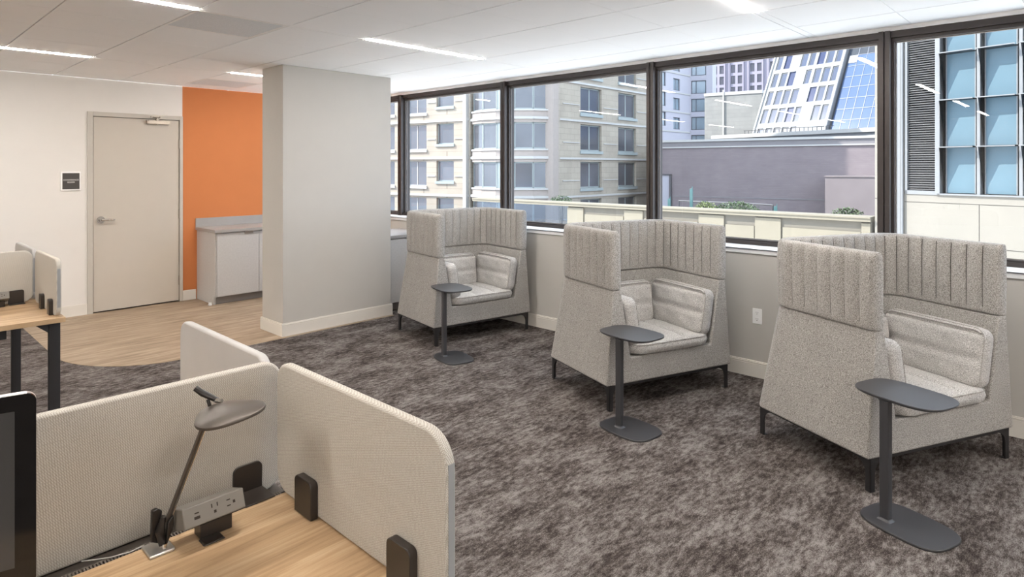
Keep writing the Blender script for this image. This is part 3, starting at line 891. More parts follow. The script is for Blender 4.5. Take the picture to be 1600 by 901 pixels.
XB = .7655           # face of the near divider that runs along y
nd = empty('desk', (0.03, 1.215, 0))
def part_box(parent, name, m, *b, bevel=0.0):
    L = parent.location
    return MB().box(b[0] - L.x, b[1] - L.x, b[2] - L.y, b[3] - L.y, b[4], b[5]).build(name, m, parent, bevel=bevel)
part_box(nd, 'desktop', M['desk_wood'], -.75, .806, .90, 1.527, .713, .740, bevel=.0015)
part_box(nd, 'cable_trough', M['bracket'], -.75, .79, 1.566, 1.640, .60, .722)
part_box(nd, 'trough_floor', M['dark_gap'], -.75, .79, 1.527, 1.566, .60, .604)
for ka, kb_ in ((0, 205), (225, 234)):
    bs = MB(); bs.box(-.70 + ka * .0063 - .03, -.70 + kb_ * .0063 - .03, .344, .348, .722, .7285)
    for k in range(ka, kb_):
        x = -.70 + k * .0063
        bs.box(x - nd.location.x, x + .0034 - nd.location.x, 1.527 - 1.215, 1.562 - 1.215, .727, .7295)
    bs.build('grommet_brush', M['brush'], nd)
for (lx, ly) in ((.775, .93), (.775, 1.60), (-.72, .93), (-.72, 1.60)):
    g = MB(); X, Y = lx - .03, ly - 1.215
    g.prism(rrect(X - .02, X + .02, Y - .012, Y + .012, .003, 2), 0, .60 if ly > 1.5 else .713)
    g.build('leg', M['black'], nd)
tag(nd, 'light oak desk in the foreground with a black cable trough along its back', 'desk')

# desk on the far side of the foreground divider
fd = empty('desk', (0.03, 1.96, 0))
part_box(fd, 'desktop', M['desk_wood'], -.75, .806, 1.680, 2.30, .713, .740, bevel=.0015)
for (lx, ly) in ((.775, 2.27), (-.72, 2.27), (.775, 1.71), (-.72, 1.71)):
    g = MB(); X, Y = lx - .03, ly - 1.96
    g.prism(rrect(X - .02, X + .02, Y - .012, Y + .012, .003, 2), 0, .713)
    g.build('leg', M['black'], fd)
tag(fd, 'oak desk hidden behind the long foreground divider', 'desk')

dA = divider('desk_divider', (-.70, 1.600, 0), 'x', .70 + .800, .7225, 1.058, 'long pale fabric divider behind the desk lamp in the foreground', radii=(.05, .05, .05, .05), group='pale fabric desk dividers')
gA = MB(); X0, X1 = .668, .742
gA.prism(rrect(X0 + .70, X1 + .70, .738, .812, .014, 6, (.001, .001, .016, .016)), -.007, -.0005, 'xz')
gA.box(X0 + .70, X1 + .70, -.078, -.005, .7405, .7445)
gA.build('bracket', M['bracket'], dA, bevel=.0015)
dB = divider('desk_divider', (XB, .889, 0), 'y', .674, .7415, 1.070, 'pale fabric divider with two black clips on the right edge of the foreground desk', radii=(.035, .055, .05, .07), group='pale fabric desk dividers')
clip(dB, 1.352 - .889, 0); clip(dB, .975 - .889, 0)
dC = divider('desk_divider', (XB, 1.632, 0), 'y', .62, .7415, 1.062, 'pale fabric divider behind the long foreground one, its corner pointing to the door', radii=(.05, .05, .05, .05), fabric=M['screen_plain'], group='pale fabric desk dividers')
clip(dC, .08, 0); clip(dC, .46, 0)

# far desk pair at the left
XF = .800
kd = empty('desk', (.08, 4.50, 0))
part_box(kd, 'desktop', M['desk_wood'], -.68, .837, 4.205, 4.815, .713, .740, bevel=.0015)
part_box(kd, 'cable_tray', M['black'], -.60, .66, 4.80, 4.90, .54, .60)
for lx in (.795, -.64):
    g = MB(); X, Y = lx - .08, 4.265 - 4.50
    g.prism(rrect(X - .026, X + .026, Y - .02, Y + .02, .003, 2), 0, .713)
    g.prism([(Y + .02, .713), (Y + .11, .713), (Y + .02, .62)], X - .02, X + .02, 'yz')
    s_ = -1 if lx > 0 else 1
    g.prism([(X + s_ * .026, .713), (X + s_ * .095, .713), (X + s_ * .026, .655)], Y - .016, Y + .016, 'xz')
    g.build('leg', M['black'], kd, bevel=.0015)
tag(kd, 'oak desk with black steel legs standing at the left edge', 'desk')
kd2 = empty('desk', (.08, 5.19, 0))
part_box(kd2, 'desktop', M['desk_wood'], -.68, .837, 4.895, 5.50, .713, .740, bevel=.0015)
for lx in (.795, -.64):
    g = MB(); X, Y = lx - .08, 5.42 - 5.19
    g.prism(rrect(X - .026, X + .026, Y - .02, Y + .02, .003, 2), 0, .713)
    g.build('leg', M['black'], kd2, bevel=.0015)
tag(kd2, 'oak desk hidden behind the far divider, only its black leg showing below', 'desk')
dF = divider('desk_divider', (-.66, 4.842, 0), 'x', .66 + .795, .742, 1.060, 'pale fabric divider at the left edge running behind the far power outlet', group='pale fabric desk dividers')
gA = MB(); gA.prism(rrect(.722 + .66 - .05, .722 + .66 + .028, .741, .822, .014, 6, (.001, .001, .012, .012)), -.008, -.0005, 'xz'); gA.box(.672 + .66, .75 + .66, -.05, -.004, .7405, .744)
gA.build('bracket', M['bracket'], dF, bevel=.0015)
dG = divider('desk_divider', (XF, 4.235, 0), 'y', .585, .7415, 1.062, 'short pale fabric divider at the left with two black clips, by the white wall', radii=(.05, .05, .05, .05), group='pale fabric desk dividers')
clip(dG, .30, 0, w=.05); clip(dG, .08, 0, w=.05)
dH = divider('desk_divider', (XF, 4.885, 0), 'y', .60, .7415, 1.058, 'pale fabric divider whose grey tip rises behind the others at the left', fabric=M['screen_plain'], group='pale fabric desk dividers')
clip(dH, .1, 0, w=.05); clip(dH, .45, 0, w=.05)

# power modules
def make_module():
    """local x along its length, front towards -y, foot at z = 0"""
    r = empty('power_outlet')
    prof = [(.0, .028), (-.022, .054), (-.016, .100), (-.002, .104), (.050, .082), (.048, .030)]
    # profile in (y, z): tilted front face, sloping top
    prof = [(-.030, .052), (-.012, .0915), (.040, .0730), (.042, .024), (-.020, .020)]
    prof = [(-.022, .052), (-.010, .0915), (.050, .0735), (.050, .022), (-.015, .046)]
    g = MB(); g.prism([(-.022, .053), (-.006, .0925), (.052, .0735), (.052, .022)], 0, .132, 'yz')
    b = g.build('housing', M['module'], r, bevel=.0025, seg=2)
    a = Vector((0, -.022, .053)); t_ = Vector((0, .016, .0395)); tl = t_.length; t_ = t_.normalized(); nrm = Vector((0, -t_.z, t_.y))
    T = Matrix(((1, 0, 0, 0), (0, t_.y, nrm.y, a.y), (0, t_.z, nrm.z, a.z), (0, 0, 0, 1)))    # local (x, up the face, out of it)
    def slot(s_, cx, cy, w_, h_): s_.box(cx - w_ / 2, cx + w_ / 2, cy - h_ / 2, cy + h_ / 2, -.001, .0006, T)
    for nm_, L_ in (('usb_ports', ((.028, .026, .009, .0026), (.028, .0165, .012, .006))), ('socket', ((.060, .029, .0022, .008), (.072, .029, .0022, .008), (.066, .016, .005, .006))), ('socket', ((.096, .029, .008, .0022), (.096, .017, .008, .0022), (.108, .022, .005, .006)))):
        s_ = MB()
        for q_ in L_: slot(s_, *q_)
        s_.build(nm_, M['dark_gap'], b)
    k = MB(); k.box(.045, .115, .012, .05, 0.0, .034); k.prism([(.040, 0), (.088, 0), (.084, .004), (.044, .004)], -.020, .014, 'xz')
    k.build('clamp', M['bracket'], r, bevel=.002)
    return r
pm = make_module(); pm.location = (.496, 1.452, .7405)
tag(pm, 'silver desktop power outlet with usb ports beside the desk lamp', 'power outlet')
c2 = copy_tree(pm); c2.location = (.535, 4.765, .7405)
tag(c2, 'silver desktop power outlet at the left edge on the far desk', 'power outlet')

# desk lamp
lp = empty('desk_lamp', (.470, 1.490, .7402))
g = MB(); g.prism(rrect(-.030, .020, -.024, .034, .004, 3), 0, .007)
g.build('base_clamp', M['alu'], lp, bevel=.002)
g = MB(); g.tube([(.002, -.012, .008), (.002, -.012, .018)], .005, 12); g.build('pin', M['chrome'], lp, smooth=True)
g = MB()
g.tube([(.000, -.006, .014), (-.004, .0, .040), (.004, .0, .072)], [.0095, .011, .009], 10, .6)
g.prism([(-.018, .02), (-.004, .012), (.004, .08), (-.006, .088), (-.016, .086)], .008, .020, 'xz')
g.prism([(.006, .012), (.020, .05), (.020, .072), (.008, .06)], -.014, .000, 'xz')
g.build('lower_joint', M['lamp_dark'], lp, bevel=.002)
A0 = Vector((.010, -.002, .060)); A1 = Vector((.082, -.052, .300))
g = MB(); g.tube([A0, A1], .0062, 8, .8)
g.build('arm', M['lamp_metal'], lp, smooth=True)
g = MB(); g.tube([A0 + Vector((.006, -.004, 0)), A1 + Vector((.006, -.004, 0))], .0015, 6); g.build('arm_cable', M['chrome'], lp)
g = MB(); g.tube([(.058, -.030, .344), (.070, -.040, .332), (.098, -.055, .312)], [.0085, .010, .008], 8, .7)
g.tube([A1, (.078, -.048, .318)], .004, 8)
g.build('upper_link', M['lamp_dark'], lp, bevel=.001)
# shade: thin rounded-triangle dish
def shade_outline(n=56):
    out = []
    for k in range(n):
        a = 2 * PI * k / n
        rr = .0635 * (1 + .085 * math.cos(3 * (a - .15)) + .03 * math.cos(a - .15))
        out.append((rr * math.cos(a) * 1.12, rr * math.sin(a) * 1.0))
    return out
g = MB(); so = shade_outline()
prf = [(0.02, -.004), (.6, -.004), (.93, -.0045), (.985, -.003), (1.0, .0), (.985, .003), (.93, .0048), (.75, .0085), (.5, .0115), (.25, .0130), (0.02, .0135)]
g.loft([[(x * k, y * k, z) for x, y in so] for k, z in prf])
sh = g.build('lamp_shade', M['lamp_metal'], lp, smooth=True)
sh.location = (.093, -.114, .300); sh.rotation_euler = (math.radians(4), math.radians(-6), math.radians(-38))
g = MB(); g.tube([(.092, -.055, .314), (.100, -.070, .314)], .005, 8); g.build('hinge', M['chrome'], lp, smooth=True)
tag(lp, 'slim dark bronze desk lamp with a rounded triangular shade clamped to the desk', 'desk lamp')
cb = MB(); cb.tube([(.345, 1.592, .7285), (.365, 1.572, .7315), (.392, 1.556, .7315), (.425, 1.548, .7315), (.452, 1.546, .735)], .0012, 6)
tag(cb.build('lamp_cable', M['cable'], smooth=True), 'thin pale cable lying in the brush strip left of the lamp', 'cable')

# monitor
mo = empty('monitor', (.2245, 1.3335, .7405), math.radians(-12.6))
Wm = .50; z_b, z_t = .128, .446
g = MB(); g.prism(rrect(-Wm + .002, -.002, z_b - .065, z_t - .002, .016, 6), .003, .022, 'xz'); g.build('shell', M['alu'], mo, bevel=.002)
g = MB(); g.prism(rrect(-Wm + .001, -.001, z_b, z_t - .001, .014, 6, (.001, .001, .014, .014)), -.001, .004, 'xz'); g.build('bezel_glass', M['screen_glass'], mo)
MB().box(-Wm + .030, -.030, -.0015, 0, z_b + .026, z_t - .028).build('screen', M['screen_off'], mo)
g = MB(); g.prism([(.022, .0), (.16, .0), (.16, .004), (.045, .008), (.040, .22), (.022, .22)], -Wm / 2 - .08, -Wm / 2 + .08, 'yz'); g.build('stand', M['alu'], mo, bevel=.002)
tag(mo, 'flat black-bezelled computer monitor cut off by the left edge', 'monitor')

# ------------------------------------------------------------------ OUTSIDE
def wall_holes(m, s0, s1, z0, z1, holes, th):
    """wall with local x along it, face at y = 0, thickness to +y, rectangular openings"""
    ss = sorted(set([s0, s1] + [v for h in holes for v in h[:2] if s0 < v < s1]))
    zz = sorted(set([z0, z1] + [v for h in holes for v in h[2:] if z0 < v < z1]))
    for a, b in zip(ss, ss[1:]):
        run = None
        for c_, d_ in zip(zz, zz[1:]):
            cm, dm = (a + b) / 2, (c_ + d_) / 2
            hole = any(h[0] < cm < h[1] and h[2] < dm < h[3] for h in holes)
            if not hole: run = (run[0], d_) if run else (c_, d_)
            if hole and run: m.box(a, b, 0, th, run[0], run[1]); run = None
        if run: m.box(a, b, 0, th, run[0], run[1])
def window(parent, s0, s1, z0, z1, splits, fm, gm, y=.16, fw=.06, sill=None, gms=None, T=None):
    """frame with uprights at the given fractions, panes as its children"""
    g = MB(); d_ = .07
    g.box(s0, s1, y, y + d_, z0, z0 + fw, T); g.box(s0, s1, y, y + d_, z1 - fw, z1, T)
    xs_ = [s0] + [s0 + (s1 - s0) * q for q in splits] + [s1]
    for q in xs_: g.box(max(s0, q - fw / 2), min(s1, q + fw / 2), y, y + d_, z0, z1, T)
    g.box(s0, s0 + fw, y, y + d_, z0, z1, T); g.box(s1 - fw, s1, y, y + d_, z0, z1, T)
    if sill: g.box(s0 - .08, s1 + .08, -.10, y, z0 - sill, z0, T)
    w_ = g.build('window', fm, parent)
    for i, (a, b) in enumerate(zip(xs_, xs_[1:])):
        MB().box(a, b, y + .03, y + .05, z0 + fw * .5, z1 - fw * .5, T).build('pane', (gms[i % len(gms)] if gms else gm), w_)
    return w_

# --- stone apartment block on the left
def to_frame(ang_deg, origin):
    """empty whose local x runs along the facade and whose +y points into the building"""
    return origin, math.radians(ang_deg)
PITCH = 2.76
bA = empty('apartment_building', (33.9, 28.0, 0), 0.0)          # local x = world X, face at Y = 28
holes = []
tops = [4.77 + PITCH * k for k in range(-2, 5)]
for t in tops:
    for (a, b) in ((37.0, 39.67), (41.93, 44.54)):
        holes.append((a - 33.9, b - 33.9, t - 1.95, t))
g = MB(); wall_holes(g, .6, 13.6, -8, 19, holes, .35); g.box(.6, 13.6, .35, 9, -8, 19)
g.build('wall', M['stoneA'], bA)
g = MB()
for t in tops:
    g.box(.4, 13.7, -.09, 0, t + .16, t + .30)
for k in range(len(tops)):
    zz_ = tops[k] - 1.40
    for (a, b) in ((1.0, 2.95), (6.0, 7.9), (10.75, 13.4)): g.box(a, b, -.05, 0, zz_, zz_ + .06)
g.build('stone_band', M['bandA'], bA)
g = MB(); g.box(-.35, .25, -.25, 9, -8, 19); g.build('pilaster', M['stoneA_pink'], bA)
g = MB(); g.box(.25, .6, -.1, 9, -8, 19); g.build('pilaster', M['stoneA'], bA)
for h_ in holes:
    window(bA, h_[0], h_[1], h_[2], h_[3], (.5,), M['winframeA'], M['winglassA'], y=.2, fw=.10, sill=.22)
# bowed bay
ang = [math.radians(a) for a in (0,)]
import itertools
def circ(p, q, r_):
    ax, ay, bx, by, cx, cy = *p, *q, *r_
    d_ = 2 * (ax * (by - cy) + bx * (cy - ay) + cx * (ay - by))
    ux = ((ax * ax + ay * ay) * (by - cy) + (bx * bx + by * by) * (cy - ay) + (cx * cx + cy * cy) * (ay - by)) / d_
    uy = ((ax * ax + ay * ay) * (cx - bx) + (bx * bx + by * by) * (ax - cx) + (cx * cx + cy * cy) * (bx - ax)) / d_
    return ux, uy, math.hypot(ax - ux, ay - uy)
P0, P1, P2 = (31.45, 33.7), (31.55, 30.2), (33.85, 28.1)
ux, uy, ur = circ(P0, P1, P2)
a0 = math.atan2(P0[1] - uy, P0[0] - ux); a2 = math.atan2(P2[1] - uy, P2[0] - ux)
if a0 < 0: a0 += 2 * PI
if a2 < 0: a2 += 2 * PI
NF = 5
fa = [a0 + (a2 - a0) * k / NF for k in range(NF + 1)]
btops = [4.74 + PITCH * k for k in range(-2, 5)]
wb = MB(); band = MB()
for k in range(NF):
    p = Vector((ux + ur * math.cos(fa[k]) - 33.9, uy + ur * math.sin(fa[k]) - 28, 0)); q = Vector((ux + ur * math.cos(fa[k + 1]) - 33.9, uy + ur * math.sin(fa[k + 1]) - 28, 0))
    d_ = (q - p); Lf = d_.length; d_.normalize(); inn = Vector((-d_.y, d_.x, 0))
    T = Matrix(((d_.x, inn.x, 0, p.x), (d_.y, inn.y, 0, p.y), (0, 0, 1, 0), (0, 0, 0, 1)))
    for t in btops:
        wb.box(-.02, Lf + .02, 0, .3, t, t + PITCH - 1.84, T)
        band.box(-.05, Lf + .05, -.10, .02, t + .22, t + .40, T); band.box(-.03, Lf + .03, -.07, .02, t + PITCH - 1.84 - .12, t + PITCH - 1.84, T)
        window(bA, 0, Lf, t - 1.84, t, (), M['winframeA'], M['winglassA'], y=.12, fw=.09, T=T, gms=[M['winglassA2'] if k == 2 else M['winglassA']])
    if k in (0, NF - 1):
        pass
wb.prism([(ux + (ur - .45) * math.cos(a) - 33.9, uy + (ur - .45) * math.sin(a) - 28) for a in fa] + [(3.0, 6.0), (-1.0, 7.0)], -8, 19)
wb.build('bay_wall', M['stoneA_pink'], bA); band.build('bay_band', M['bandA'], bA)
# left wing
dx, dy = math.cos(math.radians(-80)), math.sin(math.radians(-80))
def wing():
    T = Matrix.Translation((31.381 - 33.9, 34.498 - 28, 0)) @ Matrix.Rotation(math.radians(-80), 4, 'Z')   # local x to the right, y into the building
    g = MB(); hs = []
    for k in range(-2, 5):
        t = 4.92 + PITCH * 1.02 * k
        hs.append((-2.65, -.97, t - 1.55, t)); 
        for a in (-5.85, -9.2): hs.append((a, a + 2.2, t - 1.95, t))
    sub = MB(); wall_holes(sub, -16, .6, -8, 19, hs, .35); sub.box(-16, .6, .35, 8, -8, 19)
    for v in sub.bm.verts: v.co = T @ v.co
    sub.build('wall', M['stoneA'], bA)
    g = MB()
    for k in range(-2, 5):
        t = 4.92 + PITCH * 1.02 * k
        g.box(-16, .5, -.10, 0, t + .12, t + .30, T)
        g.box(-3.55, -2.75, -.05, 0, t - 1.2, t - 1.13, T); g.box(-.85, .1, -.05, 0, t - 1.2, t - 1.13, T)
    g.box(.15, .45, -.35, 0, -8, 19, T)
    g.build('stone_band', M['bandA'], bA)
    for i, h_ in enumerate(hs):
        window(bA, h_[0], h_[1], h_[2], h_[3], () if i % 3 == 0 else (.5,), M['bandA'] if i % 3 else M['winframeA'], M['winglassA'], y=.2, fw=.08, sill=.2, T=T)
wing()
tag(bA, 'cream stone apartment block with a bowed bay, seen through the left windows', 'building')

# --- lavender-white flats right of it
S = 1.25
bB = empty('apartment_building', (72.94 * S, 38 * S, 0))
hs = []
def zz(z): return 1.57 + (z - 1.57) * S
for k in range(-2, 4):
    hs.append(((65.0 - 72.94) * S, (66.95 - 72.94) * S, zz(11.30 + 2.37 * k), zz(12.95 + 2.37 * k)))
    hs.append(((68.74 - 72.94) * S, (70.35 - 72.94) * S, zz(11.0 + 2.37 * k), zz(12.45 + 2.37 * k)))
    hs.append(((61.4 - 72.94) * S, (63.3 - 72.94) * S, zz(11.30 + 2.37 * k), zz(12.95 + 2.37 * k)))
g = MB(); wall_holes(g, -16, 0, -8, 32, hs, .4); g.box(-16, 0, .4, 9, -8, 32); g.build('wall', M['white_paint'], bB)
for i, h_ in enumerate(hs):
    window(bB, h_[0], h_[1], h_[2], h_[3], (.45,) if i % 3 == 1 else (), M['winframeB'], M['winglassB'], y=.15, fw=.13)
g = MB()
for k in range(-2, 5): g.box(-16, 0.1, -.08, 0, zz(10.65 + 2.37 * k), zz(10.80 + 2.37 * k))
g.build('string_course', M['bandA'], bB)
T = Matrix.Rotation(math.radians(-70), 4, 'Z')
hs = []
for k in range(-3, 3): hs.append((.2, 2.45, zz(10.85 + 2.27 * k), zz(12.5 + 2.27 * k)))
g = MB(); wall_holes(g, 0, 3.4, -8, 32, hs, .4); g.box(0, 3.4, .4, 6, -8, 32)
for v in g.bm.verts: v.co = T @ v.co
g.build('wall', M['white_paint'], bB)
for h_ in hs: window(bB, h_[0], h_[1], h_[2], h_[3], (.33,), M['winframeB'], M['winglassB'], y=.12, fw=.13, T=T)
tag(bB, 'lavender-white flats with dark framed windows, at the left of the wide middle window', 'building')

# --- distant tower with paired windows
S = 1.8
bC = empty('tower_block', (89.695 * S, 43.367 * S, 0), math.radians(-80))
hs = []
for c0 in (.38, 3.02, 5.75, 8.5, 11.2):
    for off in (0, .98):
        for k in range(-5, 4):
            hs.append(((c0 + off) * S, (c0 + off + .62) * S, 1.57 + (15.62 + 1.635 * k - 1.57) * S, 1.57 + (16.83 + 1.635 * k - 1.57) * S))
g = MB(); wall_holes(g, -2 * S, 15 * S, -8, 40, hs, .5); g.box(-2 * S, 15 * S, .5, 12, -8, 40); g.build('wall', M['towerC'], bC)
g = MB()
for c0 in (.38, 3.02, 5.75, 8.5, 11.2):
    g.box((c0 - .28) * S, (c0 - .14) * S, -.4, 0, -8, 40); g.box((c0 + 1.72) * S, (c0 + 1.86) * S, -.4, 0, -8, 40)
g.build('rib', M['towerC'], bC)
for h_ in hs: window(bC, h_[0], h_[1], h_[2], h_[3], (), M['winC'], M['winC'], y=.25, fw=.08)
tag(bC, 'distant lavender tower with pairs of small dark windows', 'building')

# --- plain block wall
bF = empty('block_building', (67.728, 33.135, 0), math.radians(-80))
MB().box(-.3, 5.95, 0, 8, -8, 10.05).build('wall', M['concreteF'], bF)
g = MB(); g.box(-.35, 6.0, -.08, 8.1, 9.75, 10.1); g.build('coping', M['bandA'], bF)
g = MB(); g.box(1.75, 1.9, -.14, 0, 4, 10.35); g.build('downpipe', M['bandA'], bF)
tag(bF, 'windowless pale block building below the distant tower', 'building')

# --- leaning white facade and blue curtain wall on the low roof
k_, dzz = 3.6, 7.70
nx, ny = math.sin(math.radians(77)), -math.cos(math.radians(77))
ddx, ddy = math.cos(math.radians(257)), math.sin(math.radians(257))
upv = Vector((nx * k_, ny * k_, dzz)); upl = upv.length; upn = upv.normalized(); dv = Vector((ddx, ddy, 0)); nv = upn.cross(dv).normalized()
if nv.x < 0: nv = -nv            # into the building
TG = Matrix(((dv.x, nv.x, upn.x, 0), (dv.y, nv.y, upn.y, 0), (dv.z, nv.z, upn.z, 0), (0, 0, 0, 1)))
bG = empty('leaning_building', (59.504, 24.365, 4.80))
rows = {0: (-.16, .065), 1: (.125, .305), 2: (.355, .535), 3: (.585, .765), 4: (.815, .995), 5: (1.045, 1.225)}
lay = {0: {0: 0, 1: 0, 2: 0, 3: 0, 4: 0}, 1: {0: 0, 1: 0, 2: 0, 3: 1, 4: 0, 6: 0, 7: 0}, 2: {0: 0, 1: 0, 2: 0, 3: 0, 5: 1, 6: 0, 7: 0}, 3: {0: 0, 1: 0, 2: 1, 4: 0, 5: 0, 6: 0, 7: 0}, 4: {0: 0, 1: 1, 3: 0, 4: 0, 5: 1, 6: 0, 7: 0}, 5: {1: 0, 2: 0, 3: 0, 5: 0, 6: 0}}
hs = []
for r_, cols in lay.items():
    for c_, blue in cols.items():
        s0 = .30 + .842 * c_; w_ = .56 if (c_ in (0, 4, 7)) else .66
        hs.append((s0, s0 + w_, rows[r_][0] * upl if rows[r_][0] > 0 else .02, rows[r_][1] * upl, blue))
g = MB(); wall_holes(g, -.1, 7.05, 0, 1.45 * upl, [h_[:4] for h_ in hs], .25); g.box(-.1, 7.05, .25, 3, 0, 1.45 * upl)
for v in g.bm.verts: v.co = TG @ v.co
g.build('facade', M['panelG'], bG)
for h_ in hs:
    window(bG, h_[0], h_[1], h_[2], h_[3], (), M['panelG'] if not h_[4] else M['winGb'], M['winGb'] if h_[4] else M['winG'], y=.08, fw=.07, T=TG)
g = MB(); g.box(-.12, .0, -.14, 0, 0, 1.45 * upl, TG); g.box(6.95, 7.07, -.14, 0, 0, 1.45 * upl, TG); g.build('edge_trim', M['bandA'], bG)
tag(bG, 'white building leaning back with a slanted grid of blue windows', 'building')
bH = empty('glass_building', (59.504, 24.365, 4.80))
g = MB(); g.box(7.25, 15.5, .35, 3, 0, .885 * upl, TG)
g.build('glass_skin', M['glassH'], bH)
g = MB(); g.box(7.25, 15.5, .35, 3, .885 * upl, 1.6 * upl, TG); g.build('upper_glass', M['glassHd'], bH)
g = MB()
for i in range(11): g.box(7.25 + .78 * i, 7.25 + .78 * i + .035, .32, .36, 0, 1.6 * upl, TG)
for i in range(13): g.box(7.25, 15.5, .32, .36, .1265 * upl * i, .1265 * upl * i + .035, TG)
g.build('joint_grid', M['lineH'], bH)
g = MB(); g.box(7.29, 8.03, .30, .34, .80 * upl, .885 * upl, TG); g.build('pale_panel', M['glassHp'], bH)
tag(bH, 'sky-blue leaning glass curtain wall right of the white facade', 'building')

# --- low mauve brick building with cornice
bE = empty('brick_building', (44.313, 17.15, 0), math.radians(-79))     # local x to the right
g = MB(); g.box(-8.8, 11, 0, 7, -8, 3.05); g.build('wall', M['brickE'], bE)
g = MB(); g.box(-8.8, 11, -.10, 7, 3.05, 3.14); g.box(-8.8, 11, -.16, 7, 3.50, 3.66); g.build('coping', M['bandA'], bE)
g = MB(); g.box(-8.8, 11, -.06, 7, 3.14, 3.50); g.build('cornice', M['corniceE'], bE)
g = MB(); g.box(3.82, 11, -2.2, 0, -8, 1.02); g.box(3.76, 11, -2.25, 0, .98, 1.06); g.build('annex', M['annexE'], bE)
g = MB(); g.box(-8.7, 3.6, -.03, 0, -.62, -.54); g.build('pipe', M['corniceE'], bE)
g = MB(); g.box(-8.4, -6.98, -.12, 0, -1.6, 1.0); g.build('steel_door', M['white_paint'], bE)
g = MB(); g.box(-7.02, -6.86, -.2, 0, -1.6, 1.06); g.box(-8.4, -6.86, -.2, 0, 1.0, 1.10); g.build('door_surround', M['pipe'], bE)
tag(bE, 'low mauve brick building with a grey cornice beyond the parapet', 'building')
rf = empty('roof_plinth', (59.504, 24.365, 0), math.radians(-103))
MB().box(-4, 17, -.8, 8, -8, 4.45).build('plinth_wall', M['panelG'], rf)
MB().box(-4.2, 17, -1.0, 8, 4.45, 4.78).build('plinth_top', M['bandA'], rf)
g = MB()
for i in range(22): g.box(-.5 + i * .40, -.46 + i * .40, -.75, -.71, 4.78, 5.12)
g.box(-.6, 8.2, -.76, -.70, 5.08, 5.13); g.build('guard_rail', M['pipe'], rf)
tag(rf, 'white roof plinth carrying the leaning white facade', 'building')

# --- stone and louvre building on the right
bD = empty('office_building', (20.0, 4.733, 0), math.radians(-103))
g = MB(); g.box(.0, 9.5, 0, 6, -7, .86); g.box(.0, .80, 0, 6, .86, 9); g.build('stone_wall', M['stoneD'], bD)
g = MB()
g.box(.78, 9.5, -.004, 0, .640, .655)
for s_ in (2.52, 4.26, 6.0): g.box(s_ - .007, s_ + .007, -.004, 0, -7, .64)
g.box(0, 9.5, -.004, 0, -.44, -.425); g.box(.0, .12, -.004, 0, .70, .715)
g.build('panel_joint', M['joint'], bD)
g = MB(); g.box(.50, .56, -.10, 0, -7, 9); g.box(.62, .70, -.06, 0, -7, 9); g.cyl((.745, -.06, -7), .035, 16, 'z', 12); g.build('downpipe', M['mullD'], bD)
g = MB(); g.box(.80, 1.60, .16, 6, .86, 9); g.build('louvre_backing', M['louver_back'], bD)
g = MB(); z_ = .98
while z_ < 8.9:
    g.prism([(.02, z_), (.14, z_ + .055), (.14, z_ + .065), (.02, z_ + .012)], .86, 1.55, 'yz'); z_ += .062
g.build('louvre_slats', M['louver'], bD)
g = MB(); g.box(.80, .86, -.03, .12, .86, 9); g.box(1.55, 1.66, -.06, .16, .86, 9); g.box(.80, 1.6, -.03, .12, .86, .96); g.build('louvre_frame', M['mullD'], bD)
g = MB()
sM = [1.66 + .862 * i for i in range(0, 9)]
for s_ in sM[1:]: g.box(s_ - .04, s_ + .03, -.04, .3, .86, 9)
g.box(1.6, 9.5, -.06, .3, .86, .90)
g.build('mullion', M['mullD'], bD)
MB().box(1.6, 9.5, .30, 6, .86, 9).build('recess', M['darkD'], bD)
for i, s_ in enumerate(sM[:-1]):
    for j in range(6):
        zb_ = .90 + 1.212 * j
        s0 = s_ + (.10 if i == 0 else .10); s1 = s_ + .862 - .12
        q = MB(); q.box(s0, s1, .10, .14, zb_ + .02, zb_ + 1.19); w_ = q.build('window', M['paneD'], bD)
        q = MB(); q.box(s0 - .015, s0 + .01, .085, .14, zb_ + .01, zb_ + 1.19); q.box(s1 - .01, s1 + .015, .085, .14, zb_ + .01, zb_ + 1.19)
        q.build('pane_edge', M['mullD'], w_)
        q = MB(); q.box(s_ + .03, s_ + .862 - .12, -.28, .14, zb_ + 1.195, zb_ + 1.207)
        q.prism([(.10, zb_ + .02), (.10, zb_ + 1.19), (-.28, zb_ + 1.19)], s0 - .030, s0 - .024, 'yz')  # cheek shaped to throw a diagonal shadow across the pane
        hd_ = q.build('sun_hood', M['hood_shade_glass'], w_)
        MB().box(s_ + .03, s_ + .862 - .04, -.30, -.28, zb_ + 1.188, zb_ + 1.212).build('hood_rail', M['mullD'], w_)
tag(bD, 'cream stone office building with a grey louvre and pale blue hooded windows at the right', 'building')

# --- parapet of our terrace
pr = empty('parapet', (20.0, 4.80, 0))            # local y runs away from the camera
g = MB(); g.box(0.06, .5, 0.02, 11.0, -2.2, .03); g.build('parapet_wall', M['parapet_panel'], pr)
g = MB(); g.box(-.10, .6, 0.02, 16.5, .03, .13); g.box(-.14, .64, 0.02, 16.5, .13, .17); g.build('coping', M['parapet'], pr)
g = MB()
for (a, b) in ((.05, .28), (2.55, 3.36), (4.4, 5.3), (7.5, 8.3), (10.2, 11.0)): g.box(0, .06, a, b, -2.2, -.02 if b < 10 else -.03)
for (a, b, t) in ((.3, 2.5, -.28), (3.4, 4.35, -.30), (5.35, 7.45, -.28), (8.35, 10.15, -.26)): g.box(.02, .06, a, b, -2.2, t)
g.build('panel', M['parapet'], pr)
MB().box(.2, .23, 11.0, 16.5, -2.2, .03).build('balustrade_glass', M['balu'], pr)
tag(pr, 'cream stone parapet across the terrace outside the windows', 'parapet')
tag(MB().box(5.3, 27, -14, 30, -2.4, -2.2).build('terrace', M['terrace']), 'unseen pale terrace deck added to bounce daylight onto the ceiling', kind='structure')  # added out of view as a reflector for the room
